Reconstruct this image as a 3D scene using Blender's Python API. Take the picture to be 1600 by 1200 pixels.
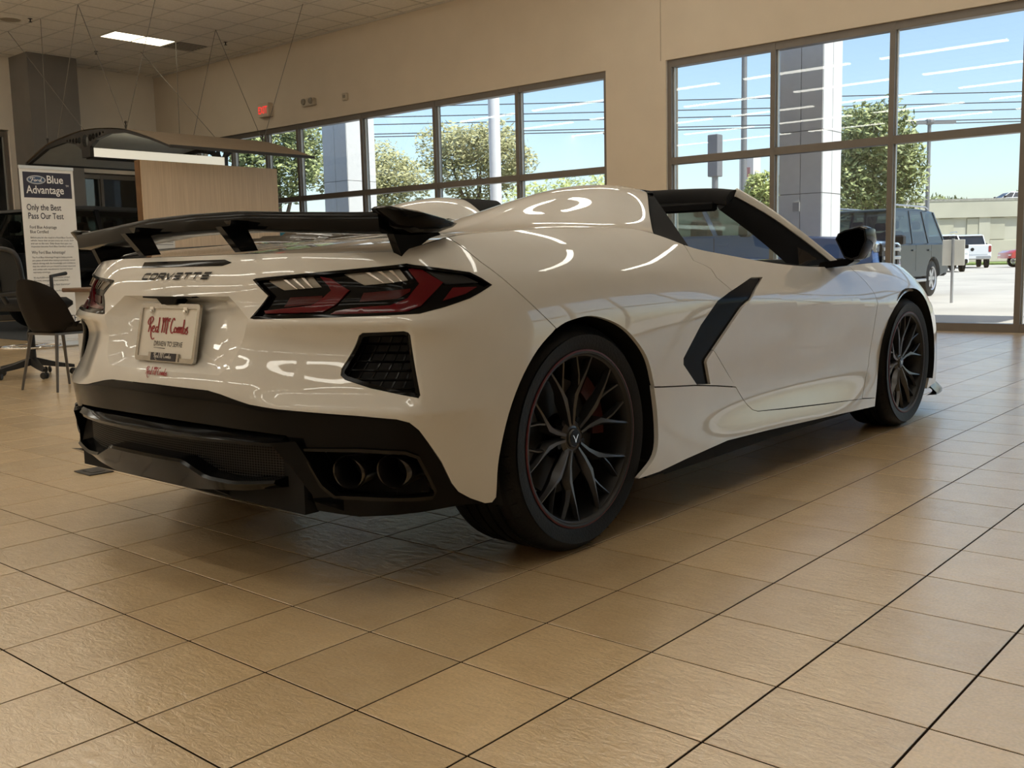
import bpy, bmesh, math, random
import numpy as np
from mathutils import Vector, Matrix
from mathutils.geometry import delaunay_2d_cdt
for o in list(bpy.data.objects): bpy.data.objects.remove(o)
scene = bpy.context.scene
col = scene.collection
R = math.radians
# ---------------------------------------------------------------- camera (x runs along the car towards its nose, y to its left, z up)
CAM = np.array([-2.3309, -2.6921, .8659]); FPX = 1563.1
def _cam_axes(yaw, pitch, roll):
    cy, sy, cp, sp = math.cos(yaw), math.sin(yaw), math.cos(pitch), math.sin(pitch)
    f = np.array([cy*cp, sy*cp, -sp]); r = np.array([sy, -cy, 0.]); u = np.cross(r, f)
    c, s = math.cos(roll), math.sin(roll)
    return c*r + s*u, -s*r + c*u, f
CR, CU, CF = _cam_axes(R(40.740), R(6.928), R(-1.313))
cd = bpy.data.cameras.new('camera'); cam = bpy.data.objects.new('camera', cd); col.objects.link(cam)
cam.matrix_world = Matrix(((CR[0], CU[0], -CF[0], CAM[0]), (CR[1], CU[1], -CF[1], CAM[1]), (CR[2], CU[2], -CF[2], CAM[2]), (0, 0, 0, 1)))
cd.sensor_width = 36; cd.sensor_fit = 'HORIZONTAL'; cd.lens = FPX / 1600 * 36; cd.clip_start = .05; cd.clip_end = 600
scene.camera = cam
# ---------------------------------------------------------------- sky, sun, exposure
SKY_STRENGTH = .245; SUN_STRENGTH = 6.8; LAMP_EMIT = 9.6; EXPOSURE = 0.0
w = bpy.data.worlds.new('sky'); scene.world = w; w.use_nodes = True
nt = w.node_tree; nt.nodes.clear()
sk = nt.nodes.new('ShaderNodeTexSky'); sk.sky_type = 'NISHITA'; sk.sun_disc = False
sk.sun_elevation = R(58); sk.sun_rotation = R(180); sk.air_density = 1.0; sk.dust_density = 1.2; sk.ozone_density = 1.0
bg = nt.nodes.new('ShaderNodeBackground'); bg.inputs['Strength'].default_value = SKY_STRENGTH
out = nt.nodes.new('ShaderNodeOutputWorld')
nt.links.new(sk.outputs[0], bg.inputs[0]); nt.links.new(bg.outputs[0], out.inputs[0])
sd = bpy.data.lights.new('sun', 'SUN'); sd.energy = SUN_STRENGTH; sd.angle = R(.53); sd.color = (1, .95, .86)
sun = bpy.data.objects.new('sun', sd); col.objects.link(sun)
sun.rotation_euler = Vector((.0, .62, -1.0)).to_track_quat('-Z', 'Y').to_euler(); sun.location = (0, 0, 30)
vs = scene.view_settings; vs.view_transform = 'Standard'; vs.look = 'None'; vs.gamma = 1; vs.use_curve_mapping = False
vs.exposure = EXPOSURE
# ---------------------------------------------------------------- materials
_M = {}
def mat(name, base=(.8, .8, .8), rough=.5, metal=0., coat=0., coat_rough=.03, spec=.5, emit=None, estr=0., noise=0., nscale=8., bump=0., bscale=60.,
        trans=0., ior=1.45, stretch=(1, 1, 1), alpha=1., ramp=None):
    if name in _M: return _M[name]
    m = bpy.data.materials.new(name); m.use_nodes = True; n = m.node_tree; b = n.nodes['Principled BSDF']; L = n.links.new
    b.inputs['Base Color'].default_value = (*base, 1); b.inputs['Roughness'].default_value = rough; b.inputs['Metallic'].default_value = metal
    b.inputs['Coat Weight'].default_value = coat; b.inputs['Coat Roughness'].default_value = coat_rough
    b.inputs['Specular IOR Level'].default_value = spec; b.inputs['IOR'].default_value = ior
    b.inputs['Transmission Weight'].default_value = trans; b.inputs['Alpha'].default_value = alpha
    if emit: b.inputs['Emission Color'].default_value = (*emit, 1); b.inputs['Emission Strength'].default_value = estr
    tc = n.nodes.new('ShaderNodeTexCoord'); mp = n.nodes.new('ShaderNodeMapping'); mp.inputs['Scale'].default_value = stretch
    L(tc.outputs['Object'], mp.inputs[0])
    nz = n.nodes.new('ShaderNodeTexNoise'); nz.inputs['Scale'].default_value = nscale; nz.inputs['Detail'].default_value = 5; L(mp.outputs[0], nz.inputs['Vector'])
    mr = n.nodes.new('ShaderNodeMapRange'); mr.inputs[1].default_value = .3; mr.inputs[2].default_value = .7
    k = noise if noise else .02
    mr.inputs[3].default_value = 1 - k; mr.inputs[4].default_value = 1 + k; L(nz.outputs['Fac'], mr.inputs[0])
    mx = n.nodes.new('ShaderNodeMix'); mx.data_type = 'RGBA'; mx.blend_type = 'MULTIPLY'; mx.inputs[0].default_value = 1
    mx.inputs[6].default_value = (*base, 1); L(mr.outputs[0], mx.inputs[7]); L(mx.outputs[2], b.inputs['Base Color'])
    if bump:
        n2 = n.nodes.new('ShaderNodeTexNoise'); n2.inputs['Scale'].default_value = bscale; n2.inputs['Detail'].default_value = 6; L(mp.outputs[0], n2.inputs['Vector'])
        bp = n.nodes.new('ShaderNodeBump'); bp.inputs['Strength'].default_value = bump; bp.inputs['Distance'].default_value = .01
        L(n2.outputs['Fac'], bp.inputs['Height']); L(bp.outputs[0], b.inputs['Normal'])
    _M[name] = m; return m
def mat_glass(name, tint=(.96, .98, .97), refl=1.0, ior=1.5):
    if name in _M: return _M[name]
    m = bpy.data.materials.new(name); m.use_nodes = True; n = m.node_tree; n.nodes.clear(); L = n.links.new
    o = n.nodes.new('ShaderNodeOutputMaterial'); t = n.nodes.new('ShaderNodeBsdfTransparent'); g = n.nodes.new('ShaderNodeBsdfGlossy')
    t.inputs[0].default_value = (*tint, 1); g.inputs['Roughness'].default_value = .0; g.inputs[0].default_value = (refl, refl, refl, 1)
    lw = n.nodes.new('ShaderNodeLayerWeight'); lw.inputs[0].default_value = .5      # two-sided thin-pane reflectance (Schlick)
    pw = n.nodes.new('ShaderNodeMath'); pw.operation = 'POWER'; pw.inputs[1].default_value = 5; L(lw.outputs['Facing'], pw.inputs[0])
    f = n.nodes.new('ShaderNodeMath'); f.operation = 'MULTIPLY_ADD'; f.inputs[1].default_value = .9; f.inputs[2].default_value = .034; L(pw.outputs[0], f.inputs[0])
    x = n.nodes.new('ShaderNodeMixShader'); L(f.outputs[0], x.inputs[0]); L(t.outputs[0], x.inputs[1]); L(g.outputs[0], x.inputs[2]); L(x.outputs[0], o.inputs[0])
    _M[name] = m; return m
# ---------------------------------------------------------------- mesh helpers
class MB:
    def __init__(s): s.v = []; s.f = []
    def add(s, V, F):
        o = len(s.v); s.v += [tuple(map(float, p)) for p in V]; s.f += [tuple(i + o for i in f) for f in F]; return s
    def box(s, a, b):
        x0, y0, z0 = a; x1, y1, z1 = b
        return s.add([(x0,y0,z0),(x1,y0,z0),(x1,y1,z0),(x0,y1,z0),(x0,y0,z1),(x1,y0,z1),(x1,y1,z1),(x0,y1,z1)],
                     [(0,3,2,1),(4,5,6,7),(0,1,5,4),(1,2,6,5),(2,3,7,6),(3,0,4,7)])
    def cbox(s, a, b, c=.005):      # chamfered box
        x0, y0, z0 = a; x1, y1, z1 = b
        lay = []
        for z, i in ((z0, c), (z0+c, 0), (z1-c, 0), (z1, c)):
            lay.append([(x0+i+c*(i==0)*0, y0+i, z), (x1-i, y0+i, z), (x1-i, y1-i, z), (x0+i, y1-i, z)])
        return s.loft([[p for p in l] for l in lay], True, True)
    def loft(s, rings, cap0=False, cap1=False, closed=True):
        n = len(rings[0]); V = [p for r in rings for p in r]; F = []
        for i in range(len(rings)-1):
            for j in range(n if closed else n-1):
                a = i*n+j; b = i*n+(j+1) % n; F.append((a, b, b+n, a+n))
        if cap0: F.append(tuple(reversed(range(n))))
        if cap1: F.append(tuple((len(rings)-1)*n + j for j in range(n)))
        return s.add(V, F)
    def prism(s, poly, d0, d1, axis='y', hole=None):   # extrude a 2D polygon; axis: 'y' -> poly=(x,z), 'x' -> (y,z), 'z' -> (x,y)
        def P(p, d):
            return {'y': (p[0], d, p[1]), 'x': (d, p[0], p[1]), 'z': (p[0], p[1], d)}[axis]
        return s.loft([[P(p, d0) for p in poly], [P(p, d1) for p in poly]], True, True)
    def tube(s, pts, r, n=8, cap=True, closed=False):
        pts = [np.array(p, float) for p in pts]; rs = r if hasattr(r, '__len__') else [r]*len(pts); rings = []; up = None
        for i, p in enumerate(pts):
            d = (pts[(i+1) % len(pts)] if (closed or i+1 < len(pts)) else p) - (pts[i-1] if (closed or i) else p)
            d = d / (np.linalg.norm(d) + 1e-12)
            if up is None:
                up = np.cross(d, (0, 0, 1.)) if abs(d[2]) < .9 else np.cross(d, (1., 0, 0))
            up = up - d * (up @ d); up /= np.linalg.norm(up); w_ = np.cross(d, up)
            rings.append([p + rs[i] * (math.cos(a)*up + math.sin(a)*w_) for a in np.linspace(0, 2*math.pi, n, endpoint=False)])
        if closed: rings.append(rings[0]); return s.loft(rings)
        return s.loft(rings, cap, cap)
    def lathe(s, prof, n=32, axis='z', c=(0, 0, 0), cap=False):   # prof: (r, h)
        rings = []
        for r_, h in prof:
            ring = []
            for a in np.linspace(0, 2*math.pi, n, endpoint=False):
                u, v = r_*math.cos(a), r_*math.sin(a)
                p = {'z': (u, v, h), 'y': (u, h, v), 'x': (h, u, v)}[axis]
                ring.append((p[0]+c[0], p[1]+c[1], p[2]+c[2]))
            rings.append(ring)
        return s.loft(rings, cap, cap)
    def ball(s, c, r, n=12, m=8):
        r = r if hasattr(r, '__len__') else (r, r, r)
        rings = [[(c[0]+r[0]*math.sin(a)*math.cos(b), c[1]+r[1]*math.sin(a)*math.sin(b), c[2]-r[2]*math.cos(a)) for b in np.linspace(0, 2*math.pi, n, endpoint=False)] for a in np.linspace(.05, math.pi-.05, m)]
        return s.loft(rings, True, True)
    def build(s, name, m, parent=None, smooth=None, loc=None, fix=True):
        return mesh(name, s.v, s.f, m, parent, smooth, loc, fix)
def mesh(name, V, F, m, parent=None, smooth=None, loc=None, fix=True):
    me = bpy.data.meshes.new(name); me.from_pydata([tuple(map(float, v)) for v in V], [], [tuple(map(int, f)) for f in F])
    if fix:
        bm = bmesh.new(); bm.from_mesh(me); bmesh.ops.recalc_face_normals(bm, faces=bm.faces); bm.to_mesh(me); bm.free()
    if m: me.materials.append(m)
    if smooth is not None:
        me.polygons.foreach_set('use_smooth', [True]*len(me.polygons))
        if smooth < 180: me.set_sharp_from_angle(angle=R(smooth))
    o = bpy.data.objects.new(name, me); col.objects.link(o)
    if loc is not None: o.location = loc
    if parent is not None:
        o.parent = parent
    return o
def thing(name, label, cat, loc=(0, 0, 0), rz=0., group=None):
    o = bpy.data.objects.new(name, None); col.objects.link(o); o.location = loc; o.rotation_euler = (0, 0, rz); o.empty_display_size = .1
    o['label'] = label; o['category'] = cat
    if group: o['group'] = group
    return o
def tag(o, label=None, cat=None, group=None, kind=None):
    if label: o['label'] = label
    if cat: o['category'] = cat
    if group: o['group'] = group
    if kind: o['kind'] = kind
    return o
def struct(o, label, cat=None):
    o['kind'] = 'structure'; o['label'] = label; o['category'] = cat or o.name.split('_')[0]; return o
def copy_tree(o, parent=None):
    c = o.copy(); col.objects.link(c); c.parent = parent
    for ch in list(o.children): copy_tree(ch, c)
    return c
def text_geo(txt, size=1., extrude=.0, align='LEFT', shear=0., sx=1., bold=0., spacing=1.):
    cu = bpy.data.curves.new('t', 'FONT'); cu.body = txt; cu.size = size; cu.extrude = extrude; cu.align_x = align; cu.shear = shear; cu.offset = bold
    cu.space_character = spacing; cu.resolution_u = 3
    ob = bpy.data.objects.new('t', cu); col.objects.link(ob)
    dg = bpy.context.evaluated_depsgraph_get(); dg.update()
    me = bpy.data.meshes.new_from_object(ob.evaluated_get(dg))
    V = [(v.co.x*sx, v.co.y, v.co.z) for v in me.vertices]; F = [tuple(p.vertices) for p in me.polygons]
    bpy.data.objects.remove(ob); bpy.data.curves.remove(cu); bpy.data.meshes.remove(me)
    return V, F
def placed(V, F, o, ex, ey, ez):     # map text/flat geometry (u,v,w) into world axes
    o, ex, ey, ez = map(lambda q: np.array(q, float), (o, ex, ey, ez))
    return [tuple(o + ex*v[0] + ey*v[1] + ez*v[2]) for v in V], F
def strokes_geo(strokes, width, depth=.0, nib=None):   # flat ribbon lettering from stroke polylines
    V = []; F = []
    for st in strokes:
        P = catmull(np.array(st, float), 6) if len(st) > 2 else np.array(st, float)
        d = np.gradient(P, axis=0); d /= (np.linalg.norm(d, axis=1)[:, None] + 1e-9); nrm = np.c_[-d[:, 1], d[:, 0]]
        wv = width * (np.ones(len(P)) if nib is None else (1 - nib * np.abs(d[:, 0])))
        o = len(V)
        for p, q, w_ in zip(P, nrm, wv):
            V += [(p[0]+q[0]*w_, p[1]+q[1]*w_, depth), (p[0]-q[0]*w_, p[1]-q[1]*w_, depth)]
        F += [(o+2*i, o+2*i+1, o+2*i+3, o+2*i+2) for i in range(len(P)-1)]
    return V, F
def catmull(P, k=8, closed=False):
    n = len(P); outp = []
    rng = range(n) if closed else range(n-1)
    for i in rng:
        p0 = P[(i-1) % n] if (closed or i) else 2*P[0]-P[1]; p1 = P[i]; p2 = P[(i+1) % n]
        p3 = P[(i+2) % n] if (closed or i+2 < n) else 2*P[-1]-P[-2]
        for t in np.linspace(0, 1, k, endpoint=False):
            outp.append(.5*((2*p1)+(-p0+p2)*t+(2*p0-5*p1+4*p2-p3)*t*t+(-p0+3*p1-3*p2+p3)*t**3))
    if not closed: outp.append(P[-1])
    return np.array(outp)
rnd = random.Random(7)
def project(X):
    d = np.asarray(X, float) - CAM; z = d @ CF
    return 800 + FPX*(d @ CR)/z, 600 - FPX*(d @ CU)/z, z
# ---------------------------------------------------------------- car skin: plan path + offset field
def _natural(xs):
    xs = np.asarray(xs, float); n = len(xs); h = np.diff(xs)
    A = np.eye(n); B = np.zeros((n, n))
    for i in range(1, n - 1):
        A[i, i-1] = h[i-1]; A[i, i] = 2 * (h[i-1] + h[i]); A[i, i+1] = h[i]
        B[i, i-1] = 6 / h[i-1]; B[i, i] = -6 / h[i-1] - 6 / h[i]; B[i, i+1] = 6 / h[i]
    M = np.linalg.solve(A, B)
    def W(x):
        x = np.clip(np.atleast_1d(np.asarray(x, float)), xs[0], xs[-1])
        k = np.clip(np.searchsorted(xs, x, side='right') - 1, 0, n - 2)
        hk = h[k]; a = (xs[k+1] - x) / hk; b = (x - xs[k]) / hk
        R = np.zeros((len(x), n)); idx = np.arange(len(x))
        R[idx, k] += a; R[idx, k+1] += b
        R += ((a**3 - a) * hk**2 / 6)[:, None] * M[k] + ((b**3 - b) * hk**2 / 6)[:, None] * M[k+1]
        return R
    return W
PLAN = np.array([(-.815, 0), (-.806, -.25), (-.790, -.457), (-.743, -.64), (-.678, -.79), (-.618, -.880), (-.52, -.934),
                 (-.39, -.959), (-.2, -.967), (0, -.968), (.5, -.968), (1.2, -.966), (2.0, -.962), (2.6, -.958),
                 (2.95, -.948), (3.2, -.924), (3.44, -.85), (3.60, -.66), (3.69, -.34), (3.72, 0)], float)
PT = np.r_[0, np.cumsum(np.hypot(*np.diff(PLAN, axis=0).T))]
TMAX = PT[-1]; _PM = np.vstack([PLAN[3:0:-1]*np.array([1, -1]), PLAN, PLAN[-2:-5:-1]*np.array([1, -1])]); _WP = _natural(np.r_[-PT[3:0:-1], PT, 2*TMAX-PT[-2:-5:-1]])   # mirrored lead-in keeps the centre plane square
def plan(t): return _WP(t) @ _PM
def plan_n(t):
    e = 1e-3; d = plan(np.asarray(t) + e) - plan(np.asarray(t) - e)
    d /= np.linalg.norm(d, axis=1)[:, None]
    return np.c_[d[:, 1], -d[:, 0]]          # outward (right/back) side of the path
_tt = np.linspace(0, TMAX, 4000); _pp = plan(_tt)
def t_of(x, y): return float(_tt[np.argmin((_pp[:, 0]-x)**2 + (_pp[:, 1]-y)**2)])
def tx(x): return float(np.interp(x, _pp[:, 0], _tt))           # side stations: t from x
ZL = [.12, .18, .24, .34, .44, .50, .56, .62, .68, .72, .76, .81, .86, .90, .94, .98]
_ST = [  # station (x, y) then offset in mm at each level of ZL
 (-.815, 0,    -20,-16,-12,-8,-4,  0,-12,-36,-54,-58,-68,-80,-98,-124,-170,-240),
 (-.795,-.40,  -22,-18,-14,-8,-4,  0,-13,-36,-52,-52,-68,-80,-98,-122,-168,-240),
 (-.752,-.61,   -24,-20,-16,-10,-4, 0,-16,-40,-50,-42,-68,-80,-98,-124,-175,-250),
 (-.692,-.765, -26,-22,-18,-12,-5, 0,-16,-38,-44,-32,-62,-76,-97,-126,-182,-260),
 (-.618,-.88, -40,-34,-28,-16,-6, 0,-11,-27,-31,-25,-52,-68,-93,-126,-182,-260),
 (-.515,-.936,  -62,-52,-40,-22,-8, 0, -6,-14,-19,-22,-38,-56, -84,-120,-172,-250),
 (-.39,-.959,  -40,-32,-22,-10,-3, 0, -2, -5,-11,-16,-26,-43, -73,-109,-158,-236),
 (-.18,-.967,   -24,-18,-12, -6,-2, 0, -1, -2, -6,-11,-19,-35, -64,-100,-148,-220),
 (.1,-.968,    -10, -8, -6, -4,-2, 0,  0,  0, -3, -7,-15,-31, -59, -94,-142,-212),
 (.38,-.968,     0, -2, -4, -9,-9,-6, -4, -3, -4, -8,-17,-36, -66,-102,-150,-216),
 (.75,-.968,     0, -6,-14,-28,-28,-22,-17,-13,-11,-14,-26,-50,-84,-114,-152,-210),
 (1.1,-.966,    -4,-12,-22,-41,-40,-33,-27,-22,-17,-22,-42,-71,-104,-134,-172,-220),
 (1.5,-.965,    -8,-17,-28,-48,-46,-38,-31,-25,-20,-33,-57,-88,-122,-154,-192,-240),
 (2.0,-.962,   -10,-18,-28,-43,-41,-34,-28,-21,-24,-44,-69,-105,-148,-186,-226,-270),
 (2.35,-.96,   -12,-15,-18,-25,-25,-21,-17,-14,-26,-47,-75,-116,-168,-212,-256,-300),
 (2.76,-.953,  -20,-18,-16,-14,-11,-8, -6, -8,-23,-45,-75,-126,-190,-246,-300,-350),
 (3.1,-.936,   -14, -8, -4,  0, -2,-5,-11,-24,-50,-78,-116,-172,-236,-290,-344,-400),
 (3.38,-.875,   -8, -2,  0, -2, -8,-16,-32,-62,-106,-146,-190,-246,-306,-360,-410,-460),
 (3.60,-.66,   -16, -4,  0, -6,-20,-36,-62,-100,-150,-190,-236,-296,-360,-420,-480,-540),
 (3.72, 0,     -20, -6,  0,-10,-30,-52,-84,-130,-190,-240,-300,-380,-460,-540,-620,-700)]
ST_T = np.array([t_of(s[0], s[1]) for s in _ST]); ST_T[-1] = TMAX
ST_D = np.array([s[2:] for s in _ST], float) / 1000
_WT = _natural(ST_T); _WZ = _natural(ZL)
def _S(x): x = np.clip(x, 0, 1); return x*x*(3-2*x)
CREASE = [(2.0, .735), (2.587, .708), (3.038, .686), (3.854, .639), (4.3, .62)]
def offs(t, z):
    t = np.abs(t); d = np.einsum('ij,ij->i', _WT(t) @ ST_D, _WZ(z))
    # hollow round the corner vents, with a ledge under the lamps
    d = d - .018*_S((t-.40)/.18)*_S((.950-.13*(z-.54)-t)/.026)*_S((.717-z)/.015)*_S((z-.495)/.055)
    # door crease and lower corner crease
    zc = np.interp(t, [p[0] for p in CREASE], [p[1] for p in CREASE])
    d = d + .0075*_S((t-2.1)/.5)*_S((4.35-t)/.5)*np.exp(-np.abs(z-zc)/.028)
    d = d + .006*_S((t-.86)/.06)*_S((1.18-t)/.22)*np.exp(-np.abs(z-.492)/.018)
    return d
def skin(t, z, o=0.0):
    t = np.atleast_1d(np.asarray(t, float)); z = np.atleast_1d(np.asarray(z, float))
    p = plan(t) + plan_n(t) * (offs(t, z) + o)[:, None]
    return np.c_[p, z]
def skin_n(t, z):
    e = 2e-3; a = skin(t + e, z) - skin(t - e, z); b = skin(t, z + e) - skin(t, z - e)
    n = np.cross(a, b); n /= np.linalg.norm(n, axis=1)[:, None]
    out = np.c_[plan_n(t), np.zeros(len(n))]
    s = np.sign((n * out).sum(1)); s[s == 0] = 1
    return n * s[:, None]
# shoulder line (top edge of the skin)
_TOP = [(-.815, 0, .905), (-.795, -.40, .905), (-.752, -.61, .902), (-.692, -.765, .900), (-.618, -.88, .904), (-.515, -.936, .918),
        (-.39, -.959, .938), (-.18, -.967, .953), (.1, -.968, .966), (.38, -.968, .970), (.6, -.968, .960), (.75, -.968, .916), (.95, -.967, .885),
        (1.35, -.965, .845), (1.92, -.962, .815), (2.3, -.96, .818), (2.76, -.953, .822), (3.0, -.94, .800), (3.2, -.924, .738), (3.38, -.875, .655),
        (3.60, -.66, .57), (3.72, 0, .53)]
_TT = np.array([t_of(a, b) for a, b, c in _TOP]); _TT[-1] = TMAX
_WTOP = _natural(_TT); _TZ = np.array([c for a, b, c in _TOP])
def z_top(t): return _WTOP(np.atleast_1d(t)) @ _TZ
# ================================================================ ROOM
WX = 9.20; FX = 9.30; BY = 16.95; CZ = 4.88; X0 = -11.0; Y0 = -10.5
m_wall = mat('beige_wall_paint', (.66, .57, .455), .85, noise=.03, nscale=2, bump=.06, bscale=180)
m_frame = mat('bronze_window_aluminium', (.165, .145, .125), .42, metal=.35, noise=.04)
m_frame2 = mat('grey_window_aluminium_edge', (.50, .50, .49), .4, metal=.4, noise=.04)
m_pane = mat_glass('window_glass', (.93, .96, .96))
m_ceil = mat('ceiling_tile_white', (.84, .79, .71), .95, noise=.06, nscale=30, bump=.25, bscale=220)
m_grid = mat('ceiling_grid_metal', (.60, .56, .50), .6, noise=.03)
m_lamp = mat('lamp_diffuser', (.9, .88, .8), .5, emit=(1, .955, .83), estr=LAMP_EMIT)
m_conc = mat('subfloor_concrete', (.022, .015, .010), 1., spec=0., noise=.2)
# tile material: warm tan stone, tone changes tile by tile, cloudy mottling, split-face relief
def tile_material():
    m = bpy.data.materials.new('tan_floor_tile'); m.use_nodes = True; n = m.node_tree; L = n.links.new; b = n.nodes['Principled BSDF']
    geo = n.nodes.new('ShaderNodeNewGeometry')
    dv = n.nodes.new('ShaderNodeVectorMath'); dv.operation = 'ADD'; dv.inputs[1].default_value = (1.418, .926, 0); L(geo.outputs['Position'], dv.inputs[0])
    sc = n.nodes.new('ShaderNodeVectorMath'); sc.operation = 'SCALE'; sc.inputs[3].default_value = 1/.299; L(dv.outputs[0], sc.inputs[0])
    fl = n.nodes.new('ShaderNodeVectorMath'); fl.operation = 'FLOOR'; L(sc.outputs[0], fl.inputs[0])
    sp = n.nodes.new('ShaderNodeSeparateXYZ'); L(fl.outputs[0], sp.inputs[0]); cb = n.nodes.new('ShaderNodeCombineXYZ'); L(sp.outputs[0], cb.inputs[0]); L(sp.outputs[1], cb.inputs[1])
    wn = n.nodes.new('ShaderNodeTexWhiteNoise'); wn.noise_dimensions = '3D'; L(cb.outputs[0], wn.inputs['Vector'])
    of = n.nodes.new('ShaderNodeVectorMath'); of.operation = 'SCALE'; of.inputs[3].default_value = 7.3; L(cb.outputs[0], of.inputs[0])
    ps = n.nodes.new('ShaderNodeVectorMath'); ps.operation = 'ADD'; L(of.outputs[0], ps.inputs[0]); L(geo.outputs['Position'], ps.inputs[1])
    n1 = n.nodes.new('ShaderNodeTexNoise'); n1.inputs['Scale'].default_value = 9; n1.inputs['Detail'].default_value = 6; n1.inputs['Roughness'].default_value = .6; L(ps.outputs[0], n1.inputs['Vector'])
    r1 = n.nodes.new('ShaderNodeValToRGB'); e = r1.color_ramp.elements
    e[0].position = .32; e[0].color = (.76, .545, .30, 1); e[1].position = .68; e[1].color = (.86, .64, .37, 1)
    L(n1.outputs['Fac'], r1.inputs[0])
    n3 = n.nodes.new('ShaderNodeTexNoise'); n3.inputs['Scale'].default_value = 140; n3.inputs['Detail'].default_value = 3; L(ps.outputs[0], n3.inputs['Vector'])
    m3 = n.nodes.new('ShaderNodeMapRange'); m3.inputs[3].default_value = .76; m3.inputs[4].default_value = 1.24; L(n3.outputs['Fac'], m3.inputs[0])
    mr = n.nodes.new('ShaderNodeMapRange'); mr.inputs[3].default_value = .90; mr.inputs[4].default_value = 1.08; L(wn.outputs['Value'], mr.inputs[0])
    mm = n.nodes.new('ShaderNodeMath'); mm.operation = 'MULTIPLY'; L(mr.outputs[0], mm.inputs[0]); L(m3.outputs[0], mm.inputs[1])
    mx = n.nodes.new('ShaderNodeMix'); mx.data_type = 'RGBA'; mx.blend_type = 'MULTIPLY'; mx.inputs[0].default_value = 1
    L(r1.outputs[0], mx.inputs[6]); L(mm.outputs[0], mx.inputs[7]); L(mx.outputs[2], b.inputs['Base Color'])
    b.inputs['Roughness'].default_value = .34; b.inputs['Specular IOR Level'].default_value = .5; b.inputs['Coat Weight'].default_value = 1; b.inputs['Coat IOR'].default_value = 3.2; b.inputs['Coat Roughness'].default_value = .17
    n2 = n.nodes.new('ShaderNodeTexNoise'); n2.inputs['Scale'].default_value = 34; n2.inputs['Detail'].default_value = 7; n2.inputs['Roughness'].default_value = .62; n2.inputs['Distortion'].default_value = .6
    st = n.nodes.new('ShaderNodeVectorMath'); st.operation = 'MULTIPLY'; st.inputs[1].default_value = (1.6, .7, 1); L(ps.outputs[0], st.inputs[0]); L(st.outputs[0], n2.inputs['Vector'])
    bp = n.nodes.new('ShaderNodeBump'); bp.inputs['Strength'].default_value = .5; bp.inputs['Distance'].default_value = .0045; L(bp.outputs[0], b.inputs['Coat Normal']); L(n2.outputs['Fac'], bp.inputs['Height']); L(bp.outputs[0], b.inputs['Normal'])
    return m
m_tile = tile_material()
# ---- floor: slab + tiles (largest 300 in view as single pieces, the others joined)
TP = .299; G = .0052
floor = MB().box((X0, Y0, -.12), (WX+.2, BY, -.0016)).build('floor', m_conc)
struct(floor, 'tan square-tiled showroom floor with dark grout joints', 'floor')
def tile_geo(mb, x, y, s=TP-G):
    c = .0005
    mb.loft([[(x, y, -.012), (x+s, y, -.012), (x+s, y+s, -.012), (x, y+s, -.012)], [(x, y, -c), (x+s, y, -c), (x+s, y+s, -c), (x, y+s, -c)],
             [(x+c, y+c, 0), (x+s-c, y+c, 0), (x+s-c, y+s-c, 0), (x+c, y+s-c, 0)]], False, True)
cells = []
for i in range(int((X0+1.418)/TP)+1, int((WX+1.418)/TP)+1):
    for j in range(int((Y0+.926)/TP)+1, int((BY+.926)/TP)):
        x = i*TP-1.418+G/2; y = j*TP-.926+G/2
        cs = [(x, y, 0), (x+TP, y, 0), (x+TP, y+TP, 0), (x, y+TP, 0)]; pr = [project(c) for c in cs]
        if min(p[2] for p in pr) < .25: cells.append((0, x, y)); continue
        xs = [min(max(p[0], 0), 1600) for p in pr]; ys = [min(max(p[1], 0), 1200) for p in pr]
        a = .5*abs(sum(xs[k]*ys[(k+1) % 4]-xs[(k+1) % 4]*ys[k] for k in range(4)))
        cells.append((a, x, y))
cells.sort(key=lambda c: -c[0])
tm = MB(); tile_geo(tm, 0, 0)
t0 = tm.build('tile', m_tile, floor); tmesh = t0.data
for q, (a, x, y) in enumerate(cells[:300]):
    o = t0 if q == 0 else bpy.data.objects.new('tile', tmesh)
    if q: col.objects.link(o); o.parent = floor
    o.location = (x, y, 0)
rest = MB()
for a, x, y in cells[300:]: tile_geo(rest, x, y)
o = rest.build('tile_field', m_tile, floor); tag(o, kind='stuff')
# ---- walls
def slab(name, a, b, m, label, parent=None):
    o = MB().box(a, b).build(name, m, parent)
    return struct(o, label, 'wall') if parent is None else o
WT = .30
mb = MB()
mb.box((WX, Y0, 3.43), (WX+WT, BY+.3, CZ+.5)); mb.box((WX, 4.475, -.1), (WX+WT, 5.43, 3.43)); mb.box((WX, 15.55, -.1), (WX+WT, BY+.3, 3.43)); mb.box((WX, Y0, -.1), (WX+WT, Y0+.6, 3.43))
wf = struct(mb.build('wall_front', m_wall), 'beige painted wall above and between the tall showroom windows', 'wall')
mb = MB()   # fine vertical joint line beside the pier
mb.box((WX-.004, 4.548, 3.43), (WX, 4.556, CZ)).build('expansion_joint', mat('wall_joint', (.42, .35, .27), .9), wf)
mb = MB(); mb.box((X0-.3, Y0-.3, -.1), (X0, BY+.3, CZ+.5)); struct(mb.build('wall_rear', m_wall), 'beige painted wall behind the showroom floor', 'wall')
mb = MB(); mb.box((X0, Y0-.3, -.1), (WX+WT, Y0, CZ+.5)); struct(mb.build('wall_right', m_wall), 'plain beige side wall facing the car door', 'wall')
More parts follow.
